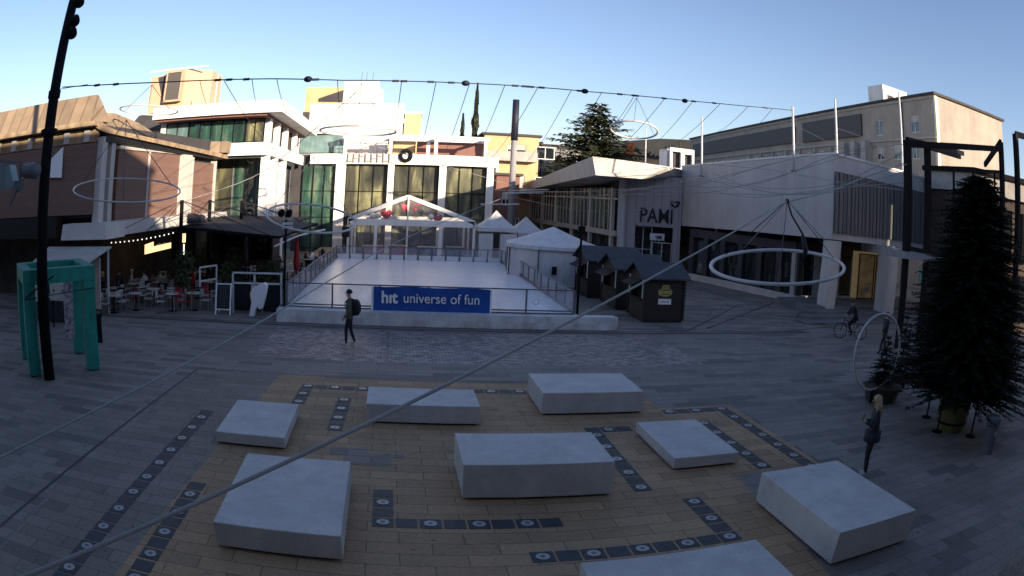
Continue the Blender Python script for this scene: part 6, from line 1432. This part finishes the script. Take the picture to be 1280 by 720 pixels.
def stand(**kw):
    J = dict(pelvis=(0,0,.96),spine=(0,-.005,1.14),chest=(0,-.01,1.36),neck=(0,0,1.51),head=(0,.02,1.60),crown=(0,.02,1.71),shL=(-.185,-.01,1.42),elL=(-.235,-.04,1.15),wrL=(-.245,.04,.90),paL=(-.245,.06,.83),
             shR=(.185,-.01,1.42),elR=(.235,-.04,1.15),wrR=(.245,.04,.90),paR=(.245,.06,.83),hiL=(-.095,0,.90),knL=(-.10,.03,.49),anL=(-.10,-.02,.085),toL=(-.12,.13,.04),hiR=(.095,0,.90),knR=(.10,.03,.49),anR=(.10,-.02,.085),toR=(.12,.13,.04))
    J.update(kw); return J
# man with backpack, facing left and slightly away
mp = G(437,432)
Jm = stand(knL=(-.09,.10,.50),anL=(-.09,.10,.085),toL=(-.11,.25,.04),knR=(.09,-.02,.49),anR=(.09,-.16,.10),toR=(.10,-.02,.035),wrL=(-.25,.12,.93),paL=(-.25,.16,.87),wrR=(.25,-.02,.92),paR=(.25,-.01,.85),head=(0,.035,1.60),crown=(0,.03,1.71))
Rm = dict(base_R); Rm.update(pelvis=(.175,.145),spine=(.17,.14),chest=(.18,.14),elL=.062,elR=.062,shL=.085,shR=.085,wrL=.042,wrR=.042)
t,child,mid = person('man in olive parka, black beanie and black backpack walking past the rink',(mp.x,mp.y,.012),R(82),Jm,Rm,('olive','trouser_dark',None),hat='black_fabric')
mm = MB(); n = 14
pr = [(-.14,.98),(-.30,1.0),(-.36,1.12),(-.36,1.30),(-.30,1.44),(-.20,1.50),(-.12,1.46)]
vs = []; 
for sx,k in ((-.15,.9),(-.10,1),(.10,1),(.15,.9)): vs += [(sx,-.12+(y+.12)*k,1.24+(z-1.24)*k) for y,z in pr]
q_ = len(pr); fs = [tuple(range(q_)),tuple(range(4*q_-1,3*q_-1,-1))]+[(d*q_+i,d*q_+(i+1)%q_,(d+1)*q_+(i+1)%q_,(d+1)*q_+i) for d in range(3) for i in range(q_)]
mm.add(vs,fs); bpk = child(mm,'backpack','black_fabric'); mm = MB()
for sx in (-.11,.11): mm.tube([(sx,-.14,1.46),(sx,.02,1.52),(sx,.14,1.40),(sx,.13,1.2),(sx,-.1,1.08)],.018,6)
child(mm,'strap','black_fabric')
# woman looking at a phone
wp = G(1079,595)
Jw = stand(shL=(-.165,0,1.40),shR=(.165,0,1.40),elL=(-.21,.02,1.14),elR=(.21,.02,1.14),wrL=(-.09,.25,1.20),paL=(-.05,.31,1.24),wrR=(.10,.25,1.18),paR=(.05,.31,1.23),head=(0,.045,1.59),crown=(0,.07,1.69),hiL=(-.09,0,.90),hiR=(.09,0,.90),knL=(-.07,.02,.49),knR=(.07,.02,.49),anL=(-.06,-.02,.085),anR=(.06,-.02,.085),toL=(-.07,.12,.04),toR=(.07,.12,.04))
Rw = dict(base_R); Rw.update(pelvis=(.18,.14),spine=(.165,.13),chest=(.165,.13),elL=.062,elR=.062,knL=.055,knR=.055,hiL=.088,hiR=.088,wrL=.04,wrR=.04)
t,child,mid = person('woman with long blonde hair, dark puffer coat and black trousers looking down at a phone',(wp.x,wp.y,.012),R(62),Jw,Rw,('coat_dark','trouser_dark',None),hair='hair_blonde',hairlen=.34,scale=.965)
mm = MB(); mm.hexa([(-.035,.33,1.22),(.035,.33,1.22),(.035,.345,1.22),(-.035,.345,1.22),(-.035,.28,1.35),(.035,.28,1.35),(.035,.295,1.35),(-.035,.295,1.35)]); ph_ = child(mm,'phone_placeholder','sign_black',False); ph_.name = 'held_phone'
mm = MB(); mm.lathe((0,0,0),[(.20,.78),(.215,.82),(.20,1.0)],16); child(mm,'coat_hem','coat_dark')
# dark pedestrian behind the upright ring
pp2 = G(1103,443)
person('person in dark clothes walking seen through the upright ring',(pp2.x,pp2.y,.012),R(70),stand(knL=(-.09,.16,.52),anL=(-.09,.22,.10),toL=(-.1,.36,.06),knR=(.09,-.02,.5),anR=(.09,-.22,.13),toR=(.1,-.1,.05),elL=(-.23,.08,1.15),wrL=(-.2,.26,1.0),paL=(-.2,.32,.97)),Rm,('coat_dark','trouser_dark',None),hair='hair_dark',scale=.95,shoes='sign_black')
# cyclist
cy = G(1062,424)
bk = root('bicycle',(cy.x,cy.y,.012),'dark city bicycle ridden past the entrance steps','bicycle',rz=R(62))
def bch(mm,nm,mt,par=None,sm=True):
    me_ = bpy.data.meshes.new(nm); me_.from_pydata([tuple(v) for v in mm.v],[],mm.f); me_.materials.append(M(mt)); o2 = bpy.data.objects.new(nm,me_); COL.objects.link(o2); o2.parent = par or bk
    if sm: me_.polygons.foreach_set('use_smooth',[True]*len(me_.polygons))
    return o2
for yw in (.53,-.53):
    m = MB(); m.torus((0,yw,.34),.325,.018,(0,1,0),(0,0,1),36,6); wh = bch(m,'wheel','sign_black')
    m = MB(); m.torus((0,yw,.34),.30,.009,(0,1,0),(0,0,1),36,5)
    for k in range(14): a_ = 2*PI*k/14; m.tube([(0,yw,.34),(0,yw+.3*math.cos(a_),.34+.3*math.sin(a_))],.002,4)
    bch(m,'rim','steel',wh)
m = MB()
for a_,b_ in (((0,-.53,.34),(0,-.08,.30)),((0,-.53,.34),(0,-.20,.78)),((0,-.08,.30),(0,-.22,.86)),((0,-.08,.30),(0,.36,.66)),((0,-.18,.74),(0,.34,.80)),((0,.53,.34),(0,.33,.92))): m.tube([a_,b_],.016,6)
bch(m,'frame','dark_metal')
m = MB(); m.tube([(-.27,.24,1.0),(-.14,.34,1.03),(0,.33,.96),(.14,.34,1.03),(.27,.24,1.0)],.012,6); bch(m,'handlebar','steel')
m = MB(); m.tube([(0,-.34,.90),(0,-.22,.91),(0,-.10,.90)],[.07,.065,.02],8); bch(m,'saddle','black_fabric')
m = MB(); m.ball((0,.52,.80),.05,8,6); bch(m,'headlight','lamp_disc')
Jc = stand(pelvis=(0,-.22,.98),spine=(0,-.17,1.14),chest=(0,-.04,1.34),neck=(0,.03,1.48),head=(0,.07,1.57),crown=(0,.09,1.67),shL=(-.18,-.02,1.39),shR=(.18,-.02,1.39),elL=(-.25,.10,1.18),elR=(.25,.10,1.18),wrL=(-.25,.25,1.06),wrR=(.25,.25,1.06),paL=(-.25,.29,1.03),paR=(.25,.29,1.03),
   hiL=(-.09,-.2,.93),hiR=(.09,-.2,.93),knL=(-.11,.18,.72),knR=(.11,.08,.56),anL=(-.11,.02,.36),anR=(.11,-.10,.20),toL=(-.11,.15,.31),toR=(.11,.04,.15))
person('cyclist in dark jacket riding a bicycle past the entrance steps',(cy.x,cy.y,.012),R(62),Jc,Rm,('coat_dark','trouser_dark',None),hair='hair_dark',shoes='sign_black')
# seated guests
def sit(lab,x,y,face,top,hair,shoes='sign_black'):
    J = stand(pelvis=(0,-.05,.56),spine=(0,-.06,.74),chest=(0,-.02,.95),neck=(0,.01,1.10),head=(0,.03,1.19),crown=(0,.03,1.30),shL=(-.18,-.02,1.01),shR=(.18,-.02,1.01),elL=(-.24,.06,.78),elR=(.24,.06,.78),wrL=(-.14,.28,.79),wrR=(.14,.28,.79),paL=(-.11,.34,.79),paR=(.11,.34,.79),
      hiL=(-.09,0,.53),hiR=(.09,0,.53),knL=(-.11,.40,.53),knR=(.11,.40,.53),anL=(-.11,.40,.09),anR=(.11,.40,.09),toL=(-.11,.54,.04),toR=(.11,.54,.04))
    person(lab,(x,y,.012),face,J,base_R,(top,'trouser_dark',None),hair=hair,shoes=shoes)
    c_ = dup(cdark,(x-0*.1,y,.012),face+PI)
gs = [(165,371,-1.0,'light_cloth','hair_blonde','guest in pale top sitting at the left of the dining terrace'),(181,374,1.2,'light_cloth','hair_dark','guest in pale scarf sitting opposite at the dining terrace'),
      (382,338,-1.4,'black_fabric','hair_dark','guest in black sitting at the far terrace table beside the rink'),(403,331,-1.2,'black_fabric','hair_dark','farther guest in black sitting beside the rink'),(390,338,1.5,'sign_white','hair_dark','guest in white sitting at the far terrace table beside the rink'),(129,375,.4,'dark_canvas','hair_blonde','guest in dark coat sitting behind the turquoise portal')]
gs += [(205,378,.6,'olive','hair_dark','guest in olive jacket sitting at a front row terrace table'),(243,372,-1.3,'red_cloth','hair_dark','guest in red jacket sitting near the first awning post'),(150,372,1.0,'coat_dark','hair_dark','guest in dark coat sitting beside the pale haired guests'),
 (262,360,1.4,'light_cloth','hair_dark','guest in pale jumper sitting in the middle of the terrace'),(300,349,-.8,'coat_dark','hair_blonde','blond guest in dark coat sitting behind the white railing'),(330,344,.9,'redbrown_wall','hair_dark','guest in brown jacket sitting behind the white railing')]
for (u,v,f_,tp_,hr_,lab) in gs: p = G(u,v); sit(lab,p.x,p.y,f_,tp_,hr_)

# bar hut and screens deep under the awnings
br_ = root('bar_hut',(-9.5,41,0),'dark timber bar hut deep under the rear awning of the dining terrace','bar')
m = MB(); m.box(-11.2,-7.2,41.6,41.7,.01,3.1); m.box(-11.2,-11.1,39.2,41.58,.01,3.1); m.box(-7.3,-7.2,39.2,41.58,.01,3.1); m.build('wall','board_brown',br_)
MB().box(-11.2,-7.2,39.2,39.6,.01,1.1).build('counter','kiosk_wood',br_); MB().box(-11.3,-7.1,39.0,41.8,3.11,3.2).build('roof','dark_canvas',br_)
rnd = random.Random(77); m = MB()
for k in range(34):
    x = rnd.uniform(-11,-7.4); z = rnd.choice((1.5,1.95,2.4)); m.cm = rnd.randrange(4); m.box(x,x+rnd.uniform(.08,.2),41.4,41.58,z,z+rnd.uniform(.15,.35))
goods(m,['foliage','light_cloth','red_cloth','tan_fabric'],'bottle','bottle standing on the back shelf of the dark bar hut','bottle','bottles in the bar hut')
MB().box(-11.1,-7.4,41.35,41.59,1.44,1.49).build('shelf','kiosk_wood',br_)
for i,(x,y,w,h,lab) in enumerate([(-11.6,36.8,1.8,1.9,'dark lattice screen with plants left of the bar hut'),(-6.4,33.2,1.4,1.7,'dark lattice screen with plants beside the rink fence')]):
    t = root('plant_screen',(x,y,0),lab,'screen'); m = MB()
    for k in range(7): m.beam((x-w/2+w*k/6,y,.01),(x-w/2+w*k/6,y,h),.04)
    for k in range(5): m.beam((x-w/2,y-.03,.2+(h-.2)*k/4),(x+w/2,y-.03,.2+(h-.2)*k/4),.03)
    m.build('lattice','kiosk_wood',t); m = MB()
    for k in range(14): leafy(m,(x+rnd.uniform(-w/2,w/2),y+rnd.uniform(-.1,.1),rnd.uniform(.3,h)),.3,40,.14,rnd)
    m.build('climbing_plant','foliage',t)
for (x,y,lab) in ((-10.9,31.8,'leafy shrub in a dark pot between the front tables of the terrace'),(-7.9,30.9,'leafy shrub in a dark pot behind the short white railing'),(-5.4,30.6,'leafy shrub in a dark pot behind the long white railing'),(-9.9,34.6,'leafy shrub in a dark pot in the middle of the terrace')):
    t = root('potted_shrub',(x,y,0),lab,'shrub'); MB().lathe((x,y,0),[(.22,.01),(.3,.5),(.26,.5)],14).build('pot','planter',t); m = MB()
    for k in range(9): leafy(m,(x+rnd.uniform(-.3,.3),y+rnd.uniform(-.3,.3),.65+1.0*rnd.random()),.33,60,.15,rnd)
    m.build('leaves','foliage',t)
for (x,y,lab,c_) in ((-4.9,33.5,'closed dark red parasol standing beside the rink fence','red_cloth'),(-8.2,36.2,'closed dark parasol under the rear awning','dark_canvas')):
    t = root('closed_parasol',(x,y,0),lab,'parasol'); MB().tube([(x,y,.02),(x,y,2.9)],.03,8).build('pole','dark_metal',t); MB().lathe((x,y,0),[(.10,1.2),(.17,1.5),(.13,2.2),(.05,2.85)],10).build('cloth',c_,t,smooth=True); MB().lathe((x,y,0),[(.3,.01),(.3,.06),(.05,.1)],14).build('base','concrete',t)
# ------------------------------------------------------------------ light, sky, camera
EL = 12.0; AZ = Vector((.6,-.8,0)).normalized()
SD = Vector((AZ.x*math.cos(R(EL)), AZ.y*math.cos(R(EL)), math.sin(R(EL))))
sl = bpy.data.lights.new('sun','SUN'); sl.energy = 5.0; sl.angle = R(.6); sl.color = (1,.84,.64)
so = bpy.data.objects.new('sun',sl); COL.objects.link(so); so.rotation_euler = SD.to_track_quat('Z','Y').to_euler(); so.location = (0,0,60)
W = bpy.data.worlds.new('World'); S.world = W; W.use_nodes = True; nt = W.node_tree
sk = nt.nodes.new('ShaderNodeTexSky'); sk.sky_type = 'NISHITA'; sk.sun_disc = False; sk.sun_elevation = R(EL); sk.sun_rotation = math.atan2(AZ.x,AZ.y)
sk.air_density = 1.0; sk.dust_density = .35; sk.ozone_density = 3.0; sk.altitude = 100
tn = nt.nodes.new('ShaderNodeMix'); tn.data_type = 'RGBA'; tn.blend_type = 'MULTIPLY'; tn.inputs[0].default_value = 1; tn.inputs[7].default_value = (1.14,.93,.93,1)
nt.links.new(sk.outputs[0], tn.inputs[6]); nt.links.new(tn.outputs[2], nt.nodes['Background'].inputs[0]); nt.nodes['Background'].inputs[1].default_value = .125
S.view_settings.view_transform = 'Standard'; S.view_settings.look = 'None'; S.view_settings.exposure = 1.0; S.view_settings.gamma = 1; S.view_settings.use_curve_mapping = False
cd = bpy.data.cameras.new('camera'); co = bpy.data.objects.new('camera',cd); COL.objects.link(co); S.camera = co
cd.type = 'PANO'; cd.panorama_type = 'FISHEYE_LENS_POLYNOMIAL'; cd.sensor_width = 36; cd.fisheye_fov = PI
cd.fisheye_polynomial_k0 = 0; cd.fisheye_polynomial_k1 = -A1*1280/36; cd.fisheye_polynomial_k2 = 0; cd.fisheye_polynomial_k3 = -A3*(1280/36)**3; cd.fisheye_polynomial_k4 = 0
cd.clip_start = .05; cd.clip_end = 2000
co.location = O; co.rotation_euler = Matrix((RR,UU,-FF)).transposed().to_euler()
